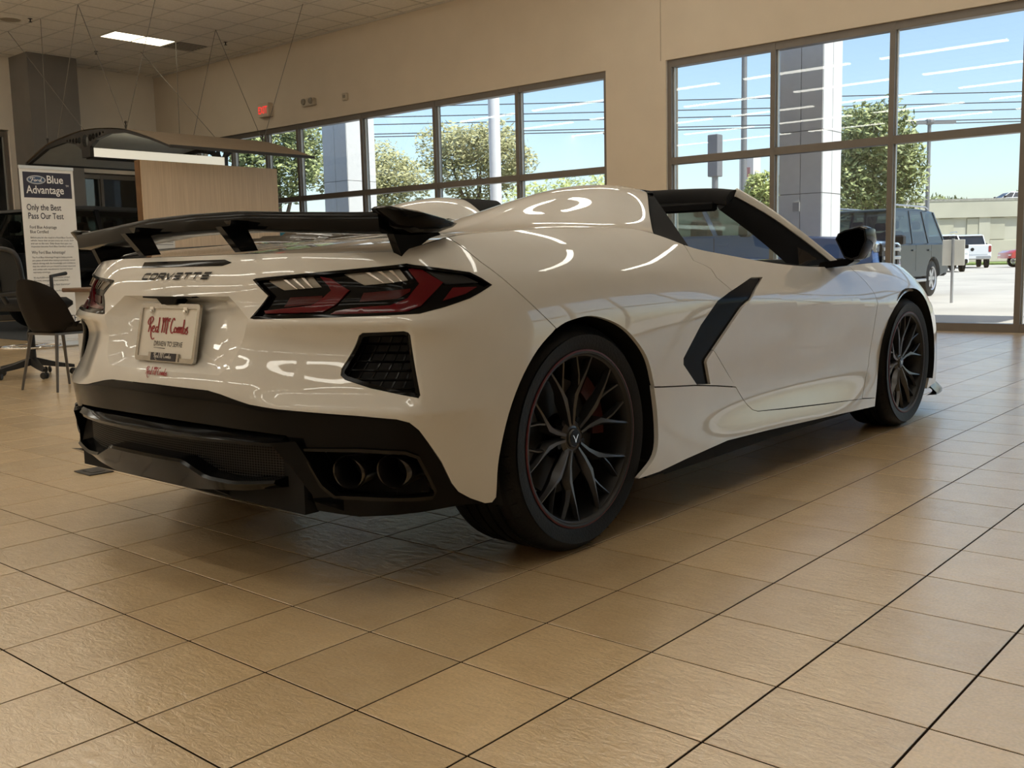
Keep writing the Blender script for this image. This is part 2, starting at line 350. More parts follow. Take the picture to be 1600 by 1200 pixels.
# back wall with two glazed openings
mb = MB()
mb.box((7.16, BY, 2.84), (WX+.0, BY+.3, CZ+.5)); mb.box((6.16, BY, -.1), (7.24, BY+.3, CZ+.5)); mb.box((X0, BY, 3.55), (6.16, BY+.3, CZ+.5)); mb.box((X0, BY, -.1), (.2, BY+.3, 3.55)); mb.box((9.0, BY, -.1), (WX, BY+.3, 2.84))
m_wall2 = mat('pale_wall_paint', (.86, .80, .71), .85, noise=.03, nscale=2)
struct(mb.build('wall_left', m_wall2), 'pale painted end wall with glazed openings beside the charcoal column', 'wall')
m_dark = mat('dark_back_room', (.10, .105, .11), .8, noise=.1)
mb = MB(); mb.box((X0, BY+3.2, -.1), (WX+.3, BY+3.5, 4.2)); mb.box((X0, BY+.3, -.12), (WX+.3, BY+3.5, -.02)); mb.box((X0, BY+.3, 3.9), (WX+.3, BY+3.5, 4.2)); mb.box((WX, BY+.3, -.1), (WX+.3, BY+3.5, 4.2)); mb.box((X0-.3, BY+.3, -.1), (X0, BY+3.5, 4.2))
struct(mb.build('wall_back_office', m_dark), 'dim office wall seen through the end glazing', 'wall')
# charcoal column
mb = MB(); mb.box((6.26, 16.2, .0), (7.19, BY, CZ))
colm = mb.build('column', mat('charcoal_column_paint', (.19, .175, .16), .7, noise=.06, nscale=3)); struct(colm, 'square charcoal grey painted column against the end wall', 'column')
# ---- glazing
def glazing(name, label, axis, fixed, posts, z0, z1, transoms, depth=.13, wpost=.06, rail=.09, mfr=None, door=None):
    mfr = mfr or m_frame
    root = bpy.data.objects.new(name, None); col.objects.link(root); struct(root, label, 'window')
    def bx(a0, a1, zz0, zz1, d0=-depth/2, d1=depth/2):
        return ((fixed+d0, a0, zz0), (fixed+d1, a1, zz1)) if axis == 'x' else ((a0, fixed+d0, zz0), (a1, fixed+d1, zz1))
    for p in posts:
        MB().box(*bx(p-wpost/2, p+wpost/2, z0, z1)).build('mullion', mfr, root)
        MB().box(*bx(p-wpost/2-.014, p+wpost/2+.014, z0, z1, -.012, .03)).build('glazing_bead', m_frame2, root)
    MB().box(*bx(min(posts), max(posts), z1-rail, z1, -depth/2+.004, depth/2-.004)).build('head_rail', mfr, root)
    MB().box(*bx(min(posts), max(posts), z0, z0+rail, -depth/2+.004, depth/2-.004)).build('bottom_rail', mfr, root)
    for tz in transoms:
        MB().box(*bx(min(posts), max(posts), tz-rail/2, tz+rail/2, -depth/2+.004, depth/2-.004)).build('transom', mfr, root)
    lv = [z0+rail*.5] + list(transoms) + [z1-rail*.5]; ps = sorted(posts)
    for i in range(len(ps)-1):
        for k in range(len(lv)-1):
            MB().box(*bx(ps[i], ps[i+1], lv[k], lv[k+1], -.003, .003)).build('pane', m_pane, root)
    return root
glazing('window_1', 'tall showroom window with bronze mullions behind the car nose', 'x', FX, [4.445, 2.99, 1.55, .17, -1.25, -2.7, -4.15, -5.6, -7.05, -8.5, -9.95], 0, 3.43, [2.14])
glazing('window_2', 'long row of showroom windows with bronze mullions behind the wood panel', 'x', FX, [5.46, 7.06, 8.78, 10.52, 12.27, 13.22, 14.32, 15.5], 0, 3.43, [2.11])
glazing('window_3', 'dark end glazing left of the charcoal column', 'y', BY+.12, [6.12, 4.6, 3.1, 1.6, .25], 0, 3.52, [1.52], mfr=mat('brown_grey_frame', (.20, .175, .15), .5, metal=.3))
glazing('window_4', 'dark end glazing right of the charcoal column', 'y', BY+.12, [7.26, 7.95, 8.98], 0, 2.82, [2.05, 1.0], mfr=mat('brown_grey_frame'))
# white interior jamb strips beside the windows
m_jamb = mat('white_jamb', (.74, .72, .68), .5)
for k, y in enumerate((4.476, 5.43)):
    o = MB().box((WX+.012, y-.004 if k == 0 else y-.001, 0), (FX+.06, y+.001 if k == 0 else y+.004, 3.43)).build('trim_%d' % (k+1), m_jamb); struct(o, ['white jamb at the edge of the window behind the car nose', 'white jamb at the pier end of the long window row'][k], 'trim')
# ---- ceiling: tiles on a metal grid
ceil = MB().box((X0, Y0, CZ+.02), (WX+WT, BY+.3, CZ+.5)).build('ceiling', mat('ceiling_plenum', (.3, .28, .25), .9)); struct(ceil, 'suspended ceiling of square white tiles on a metal grid', 'ceiling')
CP = .6096; gx0, gy0 = 5.36, 13.62
lamps = [(6.58, 13.62, 2)]          # (x, y, cells long)  the fixture seen over the canopy
strips = []                          # surface-mounted strip lights over the rest of the floor
for i in range(8):
    for j in range(9):
        x = -10.2+2.55*i; y = -9.4+3.05*j
        if x > WX-.8 or y < -4: continue
        pr = [project((x, y+k, CZ-.1)) for k in (0, 1.2, 2.4)]
        if any(p[2] > 0 and -40 < p[0] < 1640 and p[1] > -30 for p in pr): continue
        strips.append((x, y))
lampcells = {(round((x-gx0)/CP)+k, round((y-gy0)/CP)) for x, y, n in lamps for k in range(n)}
ct = []
for i in range(int((X0-gx0)/CP)-1, int((WX-gx0)/CP)+1):
    for j in range(int((Y0-gy0)/CP)-1, int((BY-gy0)/CP)+1):
        if (i, j) in lampcells or (i, j) == (4, 0): continue
        x0, x1 = max(gx0+i*CP, X0), min(gx0+(i+1)*CP, WX); y0, y1 = max(gy0+j*CP, Y0), min(gy0+(j+1)*CP, BY)
        if x1-x0 < .03 or y1-y0 < .03: continue
        pr = project(((x0+x1)/2, (y0+y1)/2, CZ)); vis = pr[2] > 0 and -120 < pr[0] < 1700 and -60 < pr[1] < 700
        ct.append((0 if vis else 1, pr[2] if vis else 1e3, x0, x1, y0, y1))
ct.sort(); rest = MB()
for q, (nv, _, x0, x1, y0, y1) in enumerate(ct):
    mb = MB() if (q < 300 and not nv) else rest
    g = .011
    mb.box((x0+g, y0+g, CZ-.002+rnd.uniform(0, .002)), (x1-g, y1-g, CZ+.018))
    if mb is not rest: mb.build('ceiling_tile', m_ceil, ceil)
tag(rest.build('ceiling_tile_field', m_ceil, ceil), kind='stuff')
gr = MB()
for i in range(int((X0-gx0)/CP), int((WX-gx0)/CP)+1): gr.box((gx0+i*CP-.012, Y0, CZ-.006), (gx0+i*CP+.012, BY, CZ+.012))
for j in range(int((Y0-gy0)/CP), int((BY-gy0)/CP)+1): gr.box((X0, gy0+j*CP-.012, CZ-.0055), (WX, gy0+j*CP+.012, CZ+.0115))
gr.build('ceiling_grid', m_grid, ceil)
MB().box((WX-.02, Y0, CZ-.03), (WX, BY, CZ)).build('edge_angle', m_grid, ceil)
# fixtures
m_tin = mat('white_lamp_housing', (.75, .70, .60), .5)
for q, (x, y, n) in enumerate(lamps):
    t = thing('ceiling_light', 'recessed fluorescent ceiling light above the curved hanging canopy', 'ceiling light', (x, y, CZ))
    L_ = n*CP; mb = MB()
    for a, b in (((.012, .012, -.004), (L_-.012, .05, .016)), ((.012, CP-.05, -.004), (L_-.012, CP-.012, .016)), ((.012, .05, -.004), (.05, CP-.05, .016)), ((L_-.05, .05, -.004), (L_-.012, CP-.05, .016))): mb.box(a, b)
    mb.build('frame', m_tin, t)
    MB().add([(.05, .05, .0), (L_-.05, .05, .0), (L_-.05, CP-.05, .0), (.05, CP-.05, .0), (.09, CP/2, .012), (L_-.09, CP/2, .012)], [(0, 1, 5, 4), (1, 2, 5), (2, 3, 4, 5), (3, 0, 4)]).build('diffuser', mat('panel_lamp_diffuser', (.9, .88, .8), .5, emit=(1, .90, .66), estr=5.0), t)
st0 = None
for q, (x, y) in enumerate(strips):
    if st0 is None:
        st0 = t = thing('strip_light', 'long strip light fixed under the ceiling', 'ceiling light', (x, y, CZ-.007), 0, 'strip lights under the ceiling')
        MB().box((-.10, 0, -.05), (.10, 2.44, 0)).build('housing', m_tin, t); MB().loft([[(-.085, y_, -.05), (-.05, y_, -.078), (.05, y_, -.078), (.085, y_, -.05)] for y_ in (.02, 2.42)], True, True).build('diffuser', m_lamp, t)
    else: t = copy_tree(st0); t.location = (x, y, CZ-.007)
# ================================================================ THE CAR
m_paint = mat('white_car_paint', (.68, .665, .63), .30, coat=1., coat_rough=.015, spec=.4)
m_gloss = mat('gloss_black_trim', (.003, .003, .0034), .10, coat=0., spec=.15)
m_black = mat('black_plastic', (.008, .008, .009), .5, noise=.1, spec=.3)
m_soft = mat('black_cabin_trim', (.006, .006, .007), .8, noise=.1, bump=.1, bscale=300, spec=.2)
m_rubber = mat('tyre_rubber', (.007, .007, .007), .5, spec=.18, noise=.15, bump=.15, bscale=120)
m_rim = mat('dark_grey_wheel_metal', (.085, .085, .088), .30, metal=.85)
m_barrel = mat('wheel_barrel_dark', (.030, .030, .031), .4, metal=.6)
m_red_l = mat('red_lamp_lens', (.105, .003, .008), .12, spec=.35)
m_red_d = mat('dark_red_lamp_lens', (.055, .004, .005), .18, spec=.3)
m_rev = mat('reverse_lamp_reflector', (.26, .235, .20), .35, metal=.4)
m_refl = mat('smoked_reflector', (.022, .023, .025), .3, spec=.3)
m_chrome = mat('chrome', (.75, .75, .75), .08, metal=1.)
m_redtrim = mat('red_print', (.30, .010, .014), .4)
m_seam = mat('shut_line_black', (.004, .004, .004), .9)
m_disc = mat('brake_disc_steel', (.05, .05, .05), .45, metal=.8)
m_calip = mat('red_brake_caliper', (.060, .006, .005), .5)
m_smoke = mat_glass('smoked_lens', (.55, .50, .50))
m_wind = mat_glass('windscreen_glass', (.80, .92, .93))
car = thing('sports_car', 'white convertible sports car with black rear wing and dark wheels on the tiled floor', 'car', (0, 0, 0))
OUT = dict(
 lamp=[(.383,.834),(.392,.839),(.65,.8535),(.923,.870),(1.009,.861),(1.142,.844),(1.173,.828),(1.202,.808),(1.158,.791),(1.115,.776),(1.034,.757),(.957,.743),(.81,.739),(.688,.736),(.417,.730),(.402,.733),(.457,.792)],
 vent=[(.766,.689),(.779,.696),(.904,.700),(.919,.697),(.925,.690),(.945,.540),(.940,.532),(.878,.543),(.805,.556),(.729,.576),(.714,.587),(.714,.603)],
 shut=[(1.152,.933),(1.20,.868),(1.274,.801),(1.344,.743),(1.425,.680)],
 fbot=[(0,.537),(.266,.534),(.325,.527),(.445,.507),(.536,.500),(.617,.497),(.782,.490),(.882,.482),(.914,.473),(.938,.452),(.967,.411),(1.001,.362),(1.034,.301),(1.056,.275),(1.095,.252),(1.143,.231)],
 rarch=[(1.177,.242),(1.181,.355),(1.227,.493),(1.318,.610),(1.428,.680),(1.518,.702),(1.611,.704),(1.728,.672),(1.815,.621),(1.89,.549),(1.936,.441),(1.955,.334),(1.933,.239),(1.83,.178)],
 farch=[(3.858,.158),(3.91,.304),(3.96,.463),(4.017,.552),(4.079,.613),(4.201,.662),(4.348,.680),(4.488,.672),(4.58,.636),(4.656,.567),(4.692,.487),(4.70,.390),(4.697,.291),(4.642,.152)],
 sill=[(1.83,.178),(1.949,.180),(2.112,.193),(2.293,.203),(2.425,.210),(2.755,.200),(3.237,.180),(3.858,.156)],
 rock=[(1.934,.458),(2.049,.447),(2.21,.433),(2.383,.412),(2.538,.390)],
 doorR=[(2.313,.906),(2.305,.858),(2.364,.842),(2.40,.827),(2.405,.796),(2.476,.750),(2.39,.692),(2.30,.619),(2.298,.563),(2.345,.537),(2.439,.466),(2.538,.390),(2.588,.343),(2.623,.313),(2.658,.291),(2.698,.281)],
 doorB=[(2.698,.281),(2.953,.259),(3.325,.232),(3.712,.209)],
 doorF=[(3.712,.209),(3.811,.355),(3.848,.532),(3.856,.639),(3.857,.683),(3.831,.740),(3.782,.798),(3.77,.812)],
 scoop=[(2.697,.790),(2.799,.788),(2.675,.745),(2.538,.685),(2.432,.610),(2.295,.516),(2.288,.506),(2.332,.424),(2.229,.433),(2.12,.513),(2.118,.535),(2.229,.639),(2.347,.717),(2.448,.742)],
 bezel=[(.606,.396),(.774,.401),(.90,.396),(.935,.382),(.985,.285),(.976,.268),(.766,.272),(.70,.271),(.660,.300)])
def densify(P, h=.012, closed=True):
    out = []; n = len(P)
    for i in range(n if closed else n-1):
        a = np.array(P[i], float); b = np.array(P[(i+1) % n], float); k = max(1, int(np.linalg.norm(b-a)/h))
        out += [tuple(a+(b-a)*j/k) for j in range(k)]
    if not closed: out.append(tuple(P[-1]))
    return out
def smooth_line(P, k=5): return [tuple(p) for p in catmull(np.array(P, float), k)]
def inside(poly, pts):
    P = np.array(poly); x, y = pts[:, 0], pts[:, 1]; c = np.zeros(len(pts), bool); j = len(P)-1
    for i in range(len(P)):
        xi, yi = P[i]; xj, yj = P[j]
        hit = ((yi > y) != (yj > y)) & (x < (xj-xi)*(y-yi)/((yj-yi) if yj != yi else 1e-12)+xi); c ^= hit; j = i
    return c
def offset_poly(poly, d):
    P = np.array(poly, float); n = len(P)
    A = .5*sum(P[i][0]*P[(i+1) % n][1]-P[(i+1) % n][0]*P[i][1] for i in range(n)); s = 1 if A > 0 else -1
    T = np.roll(P, -1, 0)-np.roll(P, 1, 0); T /= np.linalg.norm(T, axis=1)[:, None]+1e-12
    return [tuple(p) for p in P + s*d*np.c_[-T[:, 1], T[:, 0]]]
def panel_geo(poly, holes=(), h=.022, off=0., depth=.014, side=-1, skirt=True, dens=.012, feat=()):
    """trim the skin with an outline in (t, z), give it turned-in edges; returns verts, normals, faces"""
    loops = [densify(poly, dens)] + [densify(q, dens) for q in holes]
    pts = []; edges = []
    for L in loops:
        o = len(pts); pts += L; edges += [(o+i, o+(i+1) % len(L)) for i in range(len(L))]
    B = np.array(pts); lo, hi = B.min(0), B.max(0)
    for L in feat:
        o = len(pts); L = densify(L, .015, False); pts = pts + L; edges += [(o+i, o+i+1) for i in range(len(L)-1)]
    B = np.array(pts)
    g = np.array([(a, b) for a in np.arange(lo[0]+h/2, hi[0], h) for b in np.arange(lo[1]+h/2, hi[1], h)])
    if len(g):
        ok = inside(loops[0], g)
        for L in loops[1:]: ok &= ~inside(L, g)
        g = g[ok]
        if len(g):
            dm = np.min(((g[:, None, :]-B[None, :, :])**2).sum(2), axis=1); g = g[dm > (h*.45)**2]
        pts = pts + [tuple(p) for p in g]
    rv, _, rf, *_ = delaunay_2d_cdt([Vector(p) for p in pts], edges, [], 0, 1e-5)
    rv = np.array([tuple(v) for v in rv]); cen = np.array([rv[list(f)].mean(0) for f in rf])
    keep = inside(loops[0], cen)
    for L in loops[1:]: keep &= ~inside(L, cen)
    F = [tuple(f) for f, k in zip(rf, keep) if k]
    used = sorted({i for f in F for i in f}); ren = {i: k for k, i in enumerate(used)}; F = [tuple(ren[i] for i in f) for f in F]; rv = rv[used]
    t, z = rv[:, 0], rv[:, 1]; o = off(t, z) if callable(off) else off
    ts = np.abs(t); sg = np.where(t < 0, -1, 1)
    V = skin(ts, z, o); N = skin_n(ts, z); V[:, 1] *= sg; N[:, 1] *= sg
    V = list(map(tuple, V)); N = list(map(tuple, N))
    # orientation
    F2 = []
    for f in F:
        a, b, c = (np.array(V[i]) for i in f[:3]); n_ = np.cross(b-a, c-a)
        F2.append(f if n_ @ np.array(N[f[0]]) > 0 else tuple(reversed(f)))
    F = F2
    if skirt:
        from collections import Counter
        ec = Counter()
        for f in F:
            for i in range(len(f)): ec[(f[i], f[(i+1) % len(f)])] += 1
        be = [e for e in ec if (e[1], e[0]) not in ec]
        be = [(a, b) for a, b in be if not (abs(V[a][1]) < 1e-4 and abs(V[b][1]) < 1e-4)]
        acc = {}
        for a, b in be:
            sn = np.cross(np.array(V[b])-np.array(V[a]), np.array(N[a])); sn = sn/(np.linalg.norm(sn)+1e-12)
            for q in (a, b): acc[q] = acc.get(q, 0)+sn
        idx = {}
        for q, sn in acc.items():
            idx[q] = len(V); sn = tuple(sn/(np.linalg.norm(sn)+1e-12)); v = np.array(V[q]); V += [tuple(v), tuple(v-np.array(N[q])*depth)]; N += [sn, sn]
        F += [(idx[b], idx[a], idx[a]+1, idx[b]+1) for a, b in be]
    if side > 0:
        V = [(x, -y, z) for x, y, z in V]; N = [(x, -y, z) for x, y, z in N]; F = [tuple(reversed(f)) for f in F]
    return V, N, F
def nmesh(name, parts, m, parent=car):
    V = []; N = []; F = []
    for v, n, f in parts:
        o = len(V); V += v; N += n; F += [tuple(i+o for i in q) for q in f]
    ob = mesh(name, V, F, m, parent, smooth=180, fix=False)
    ob.data.normals_split_custom_set_from_vertices([Vector(n) for n in N])
    return ob
def top_pts(t0, t1, n=40): ts = np.linspace(t0, t1, n); return [(a, b) for a, b in zip(ts, z_top(ts))]
def sides(name, poly, m, **k):
    return [nmesh(name, [panel_geo(poly, side=s, **k)], m) for s in (-1, 1)]
RA = smooth_line(OUT['rarch']); FA = smooth_line(OUT['farch']); GAP = .0022
def shift(P, dt): return [(a+dt, b) for a, b in P]
# --- rear bumper cover (both halves, with lamp, vent and plate openings)
RECESS = [(0, .790), (.288, .790), (.398, .729), (.338, .602), (.300, .576), (0, .576)]
tS = 1.148
fas = OUT['fbot'] + [(1.165, .230)] + RA[:RA.index(min(RA, key=lambda p: abs(p[0]-1.425)))] + shift(OUT['shut'][::-1], -GAP)[:-1] + top_pts(tS-GAP, 0, 60) + RECESS
fas = [fas[0]] + fas[1:]
fasc = nmesh('bumper_cover', [panel_geo(fas, [OUT['lamp'], OUT['vent']], side=s, h=.012, feat=[[(.45, .7165), (.93, .7165)], [(.45, .7025), (.92, .7025)], [(.86, .492), (1.18, .492)]]) for s in (-1, 1)], m_paint)
# plate recess
def recess():
    V = []; F = []
    lo = densify(RECESS, .02, False); inner = [(0, .772), (.222, .772), (.252, .715), (.238, .628), (.222, .612), (0, .612)]
    # match parameterisation leg by leg
    lo = []; li = []
    for i in range(5):
        for k in range(8):
            f = k/8; lo.append(tuple(np.array(RECESS[i])*(1-f)+np.array(RECESS[i+1])*f)); li.append(tuple(np.array(inner[i])*(1-f)+np.array(inner[i+1])*f))
    lo.append(RECESS[-1]); li.append(inner[-1])
    def xin(z): return -.700-(.775-z)*.32
    O = skin([p[0] for p in lo], [p[1] for p in lo]); n = len(lo)
    for sg in (1, -1):
        b = len(V)
        V += [(o[0], sg*o[1], o[2]) for o in O]
        V += [(o[0]*.45+xin(q[1])*.55+.004, sg*(-(p[0]*.40+q[0]*.60)), p[1]*.40+q[1]*.60) for o, p, q in zip(O, lo, li)]
        V += [(xin(q[1]), -sg*q[0], q[1]) for q in li]
        V += [(xin(.69), 0, .69)]
        for r in range(2):
            for i in range(n-1): F.append((b+r*n+i, b+r*n+i+1, b+(r+1)*n+i+1, b+(r+1)*n+i))
        for i in range(n-1): F.append((b+2*n+i, b+2*n+i+1, b+3*n))
    # weld on the centre plane
    me = mesh('plate_recess', V, F, m_paint, car, smooth=28)
    bm = bmesh.new(); bm.from_mesh(me.data); bmesh.ops.remove_doubles(bm, verts=bm.verts, dist=1e-4); bmesh.ops.recalc_face_normals(bm, faces=bm.faces)
    if sum((f.normal.x for f in bm.faces)) > 0: bmesh.ops.reverse_faces(bm, faces=bm.faces)
    bm.to_mesh(me.data); bm.free(); me.data.set_sharp_from_angle(angle=R(28))
recess()
# --- other panels
qi = min(range(len(RA)), key=lambda i: abs(RA[i][0]-1.425) + abs(RA[i][1]-.68))
ri = min(range(len(RA)), key=lambda i: abs(RA[i][0]-1.934) + abs(RA[i][1]-.458))
quarter = shift(OUT['shut'], GAP) + RA[qi+1:ri] + [(p[0], p[1]+GAP) for p in OUT['rock']] + shift(OUT['doorR'][:11][::-1], -GAP) + top_pts(2.311-GAP, tS+GAP, 50)
CR_L = densify(CREASE, .02, False)
sides('quarter_panel', quarter, m_paint, holes=[OUT['scoop']], feat=[CR_L])
door = shift(OUT['doorR'], GAP) + [(p[0], p[1]+GAP) for p in OUT['doorB'][1:-1]] + shift(OUT['doorF'], -GAP) + top_pts(3.768-GAP, 2.315+GAP, 60)
sides('door', door, m_paint, holes=[OUT['scoop']], feat=[CR_L])
rocker = [(p[0], p[1]-GAP) for p in OUT['rock'][:-1]] + [(p[0]-GAP*.7, p[1]-GAP*.7) for p in OUT['doorR'][11:-1]] + [(p[0], p[1]-GAP) for p in OUT['doorB']] + [(3.862, .193)] + OUT['sill'][::-1] + RA[ri:-1][::-1]
sides('rocker_panel', rocker, m_paint, depth=.016)
fender = shift(OUT['doorF'], GAP) + top_pts(3.772, 4.82, 50) + [(4.82, .16)] + FA[::-1] + [(3.862, .1965), (3.712+GAP, .211)]
sides('front_fender', fender, m_paint, feat=[CR_L])
ffas = top_pts(4.824, TMAX, 60) + [(TMAX, .16), (4.824, .16)]
nmesh('front_bumper', [panel_geo(ffas, side=s, h=.03) for s in (-1, 1)], m_paint)
for s in (-1, 1):
    hl = nmesh('headlamp', [panel_geo([(4.87, .600), (5.02, .560), (5.22, .515), (5.36, .495), (5.34, .482), (5.10, .505), (4.90, .560)], off=.002, side=s, h=.03)], m_gloss)
    nmesh('lamp_strip', [panel_geo([(4.90, .585), (5.02, .552), (5.20, .512), (5.19, .506), (5.01, .544), (4.91, .574)], off=.004, side=s, h=.03, depth=.004)], mat('headlamp_led', (.6, .62, .65), .2), hl)
# dark structure behind the shut lines
nmesh('inner_body', [panel_geo(top_pts(0, TMAX-.01, 120)[::-1] + [(0, .56), (.95, .56), (1.1, .74), (1.45, .76), (2.0, .62), (2.0, .16), (3.84, .16), (3.84, .60), (4.2, .72), (4.5, .72), (4.82, .6), (4.82, .16), (TMAX-.01, .16)][::1], [offset_poly(OUT['lamp'], .004), OUT['vent'], RECESS, OUT['scoop']], h=.05, off=-.016, side=s, skirt=False, dens=.04) for s in (-1, 1)], m_seam)
# --- deck, tonneau with two fairings behind the seats
tc, tf = .93, 2.185
def E(t): t = np.atleast_1d(t); return skin(t, z_top(t))
ZC = lambda x: np.interp(x, [-.70, -.55, -.3, 0, .4, .9, 1.2], [.905, .918, .938, .957, .975, .985, .985])
def smooth_tab(x, xs, ys): W_ = _natural(xs); return W_(x) @ np.array(ys)
def bump_amp(x): return np.clip(smooth_tab(x, [-.5, -.25, 0, .2, .4, .6, .86, 1.2], [0, .002, .020, .058, .105, .145, .172, .168]), 0, 1)*(x > -.45)
def bump_g(y):
    a = np.abs(y); return np.clip(smooth_tab(a, [0, .12, .22, .33, .42, .50, .60, .70, .77, .83, 1.], [.10, .20, .62, .95, 1., .91, .645, .335, .11, 0, 0]), 0, 1.02)
def deck_grid(u, s):
    """u 0..1 rear lip -> front edge, s 0..1 centre -> shoulder (Coons patch + fairing)"""
    e0 = E(0)[0]
    def rear(s): return E(s*tc)
    def sidec(u): return E(tc+u*(tf-tc))
    def cen(u): x = e0[0]+(u)*(.86-e0[0]); return np.c_[x, 0*x, ZC(x)]
    f1 = E(tf)[0]
    def front(s):
        x = np.interp(s, [0, .3, .48, .56, .62, .8, 1], [.86, .86, .88, 1.10, 1.06, .85, f1[0]]); y = s*f1[1]
        z = ZC(.86)*(1-s**2)+f1[2]*s**2; return np.c_[x, y, z]
    C0, C1, D0, D1 = rear(s), front(s), cen(u), sidec(u)
    P = (1-u)[:, None]*C0+u[:, None]*C1+(1-s)[:, None]*D0+s[:, None]*D1
    P -= ((1-u)*(1-s))[:, None]*e0+((1-u)*s)[:, None]*E(tc)[0]+(u*(1-s))[:, None]*np.array([.86, 0, ZC(.86)])+(u*s)[:, None]*f1
    P[:, 2] += bump_amp(P[:, 0])*bump_g(P[:, 1])*(1-s**8)
    return P
def grid_faces(n, m): return [(i*m+j, i*m+j+1, (i+1)*m+j+1, (i+1)*m+j) for i in range(n-1) for j in range(m-1)]
nu, ns = 70, 56
U, S_ = np.meshgrid(np.linspace(0, 1, nu), np.linspace(0, 1, ns), indexing='ij')
D = deck_grid(U.ravel(), S_.ravel())
mb = MB(); mb.add(D, grid_faces(nu, ns)); D2 = D.copy(); D2[:, 1] *= -1; mb.add(D2, [tuple(reversed(f)) for f in grid_faces(nu, ns)])
def weld(o, d=2e-4, flip=None):
    bm = bmesh.new(); bm.from_mesh(o.data); bmesh.ops.remove_doubles(bm, verts=bm.verts, dist=d); bmesh.ops.recalc_face_normals(bm, faces=bm.faces)
    if flip is not None:
        s = sum(f.normal @ Vector(flip)*f.calc_area() for f in bm.faces)
        if s < 0: bmesh.ops.reverse_faces(bm, faces=bm.faces)
    bm.to_mesh(o.data); bm.free(); return o
weld(mb.build('tonneau_cover', m_paint, car, smooth=60), flip=(0, 0, 1)).data.set_sharp_from_angle(angle=R(60))
# black fairing caps in front of the white cover, bulkhead below
def cap_strip(sg):
    s = np.linspace(0, .64, 40); P0 = deck_grid(np.ones(40), s); rows = []
    for k, f in enumerate(np.linspace(0, 1, 6)):
        Q = P0.copy(); xe = np.interp(s, [0, .3, .5, .58, .64], [1.0, 1.05, 1.15, 1.15, 1.08]); Q[:, 0] = P0[:, 0]*(1-f)+xe*f
        base = ZC(.86)*(1-s**2)+E(tf)[0][2]*s**2
        Q[:, 2] = base+bump_amp(Q[:, 0])*bump_g(Q[:, 1])-.018*f**2*0-(0.004 if k == 0 else 0)*0
        rows.append(Q)
    Q = rows[-1].copy(); Q[:, 2] = .60; Q[:, 0] -= .02; rows.append(Q)
    V = np.vstack(rows); V[:, 1] *= sg
    return V, grid_faces(7, 40)
mb = MB(); [mb.add(*cap_strip(s)) for s in (1, -1)]
weld(mb.build('fairing_cap', m_soft, car, smooth=40), flip=(1, 0, 1)).data.set_sharp_from_angle(angle=R(40))
# black sail triangles between fairing and door
for sg in (1, -1):
    e1 = deck_grid(np.ones(8), np.linspace(.60, 1, 8)); tip = E(2.33)[0]
    mb = MB(); V = []; 
    for p in e1: V.append(p+np.array([.006, 0, 0]))
    for k, p in enumerate(e1):
        f = k/7; q = np.array([1.10, -.50, 1.118])*(1-f)+(tip+np.array([.03, .012, .0]))*f; V.append(q)
    V = np.array(V); V2 = V + np.array([0, .03, 0]); W_ = np.vstack([V, V2]); W_[:, 1] *= sg
    mb.add(W_, [(i, i+1, i+9, i+8) for i in range(7)] + [(16+i, 16+i+1, 16+i+9, 16+i+8) for i in range(7)] + [(8+i, 8+i+1, 24+i+1, 24+i) for i in range(7)])
    mb.build('sail_panel', m_soft, car, smooth=40)
# engine-cover louvres on the deck
for sg in (1, -1):
    for k in range(4):
        mb = MB(); u = np.linspace(.30+.06*k, .335+.06*k, 3); P = []
        for uu in u: P.append(deck_grid(np.full(8, uu), np.linspace(.10, .52-.03*k, 8))+np.array([0, 0, .006+.012*(uu == u[1])]))
        V = np.vstack(P); V[:, 1] *= sg; mb.add(V, grid_faces(3, 8)); mb.build('engine_louvre', m_gloss, car, smooth=60)
# --- hood + cowl
th = np.linspace(3.45, TMAX-.02, 60); Eh = E(th)
rows = []
for f in np.linspace(0, 1, 14):
    Q = Eh.copy(); Q[:, 1] *= (1-f); crown = .035*np.clip((3.75-Q[:, 0])/1.2, 0, 1)
    Q[:, 2] = Eh[:, 2]+crown*np.sin(f*math.pi/2)-.035*np.sin(min(1, f*2.2)*math.pi)*np.clip((Q[:, 0]-2.1)/.3, 0, 1)*np.clip((3.5-Q[:, 0])/.3, 0, 1)
    rows.append(Q)
V = np.vstack(rows); mb = MB(); mb.add(V, grid_faces(14, 60)); V2 = V.copy(); V2[:, 1] *= -1; mb.add(V2, grid_faces(14, 60))
weld(mb.build('hood', m_paint, car, smooth=60), flip=(0, 0, 1)).data.set_sharp_from_angle(angle=R(60))
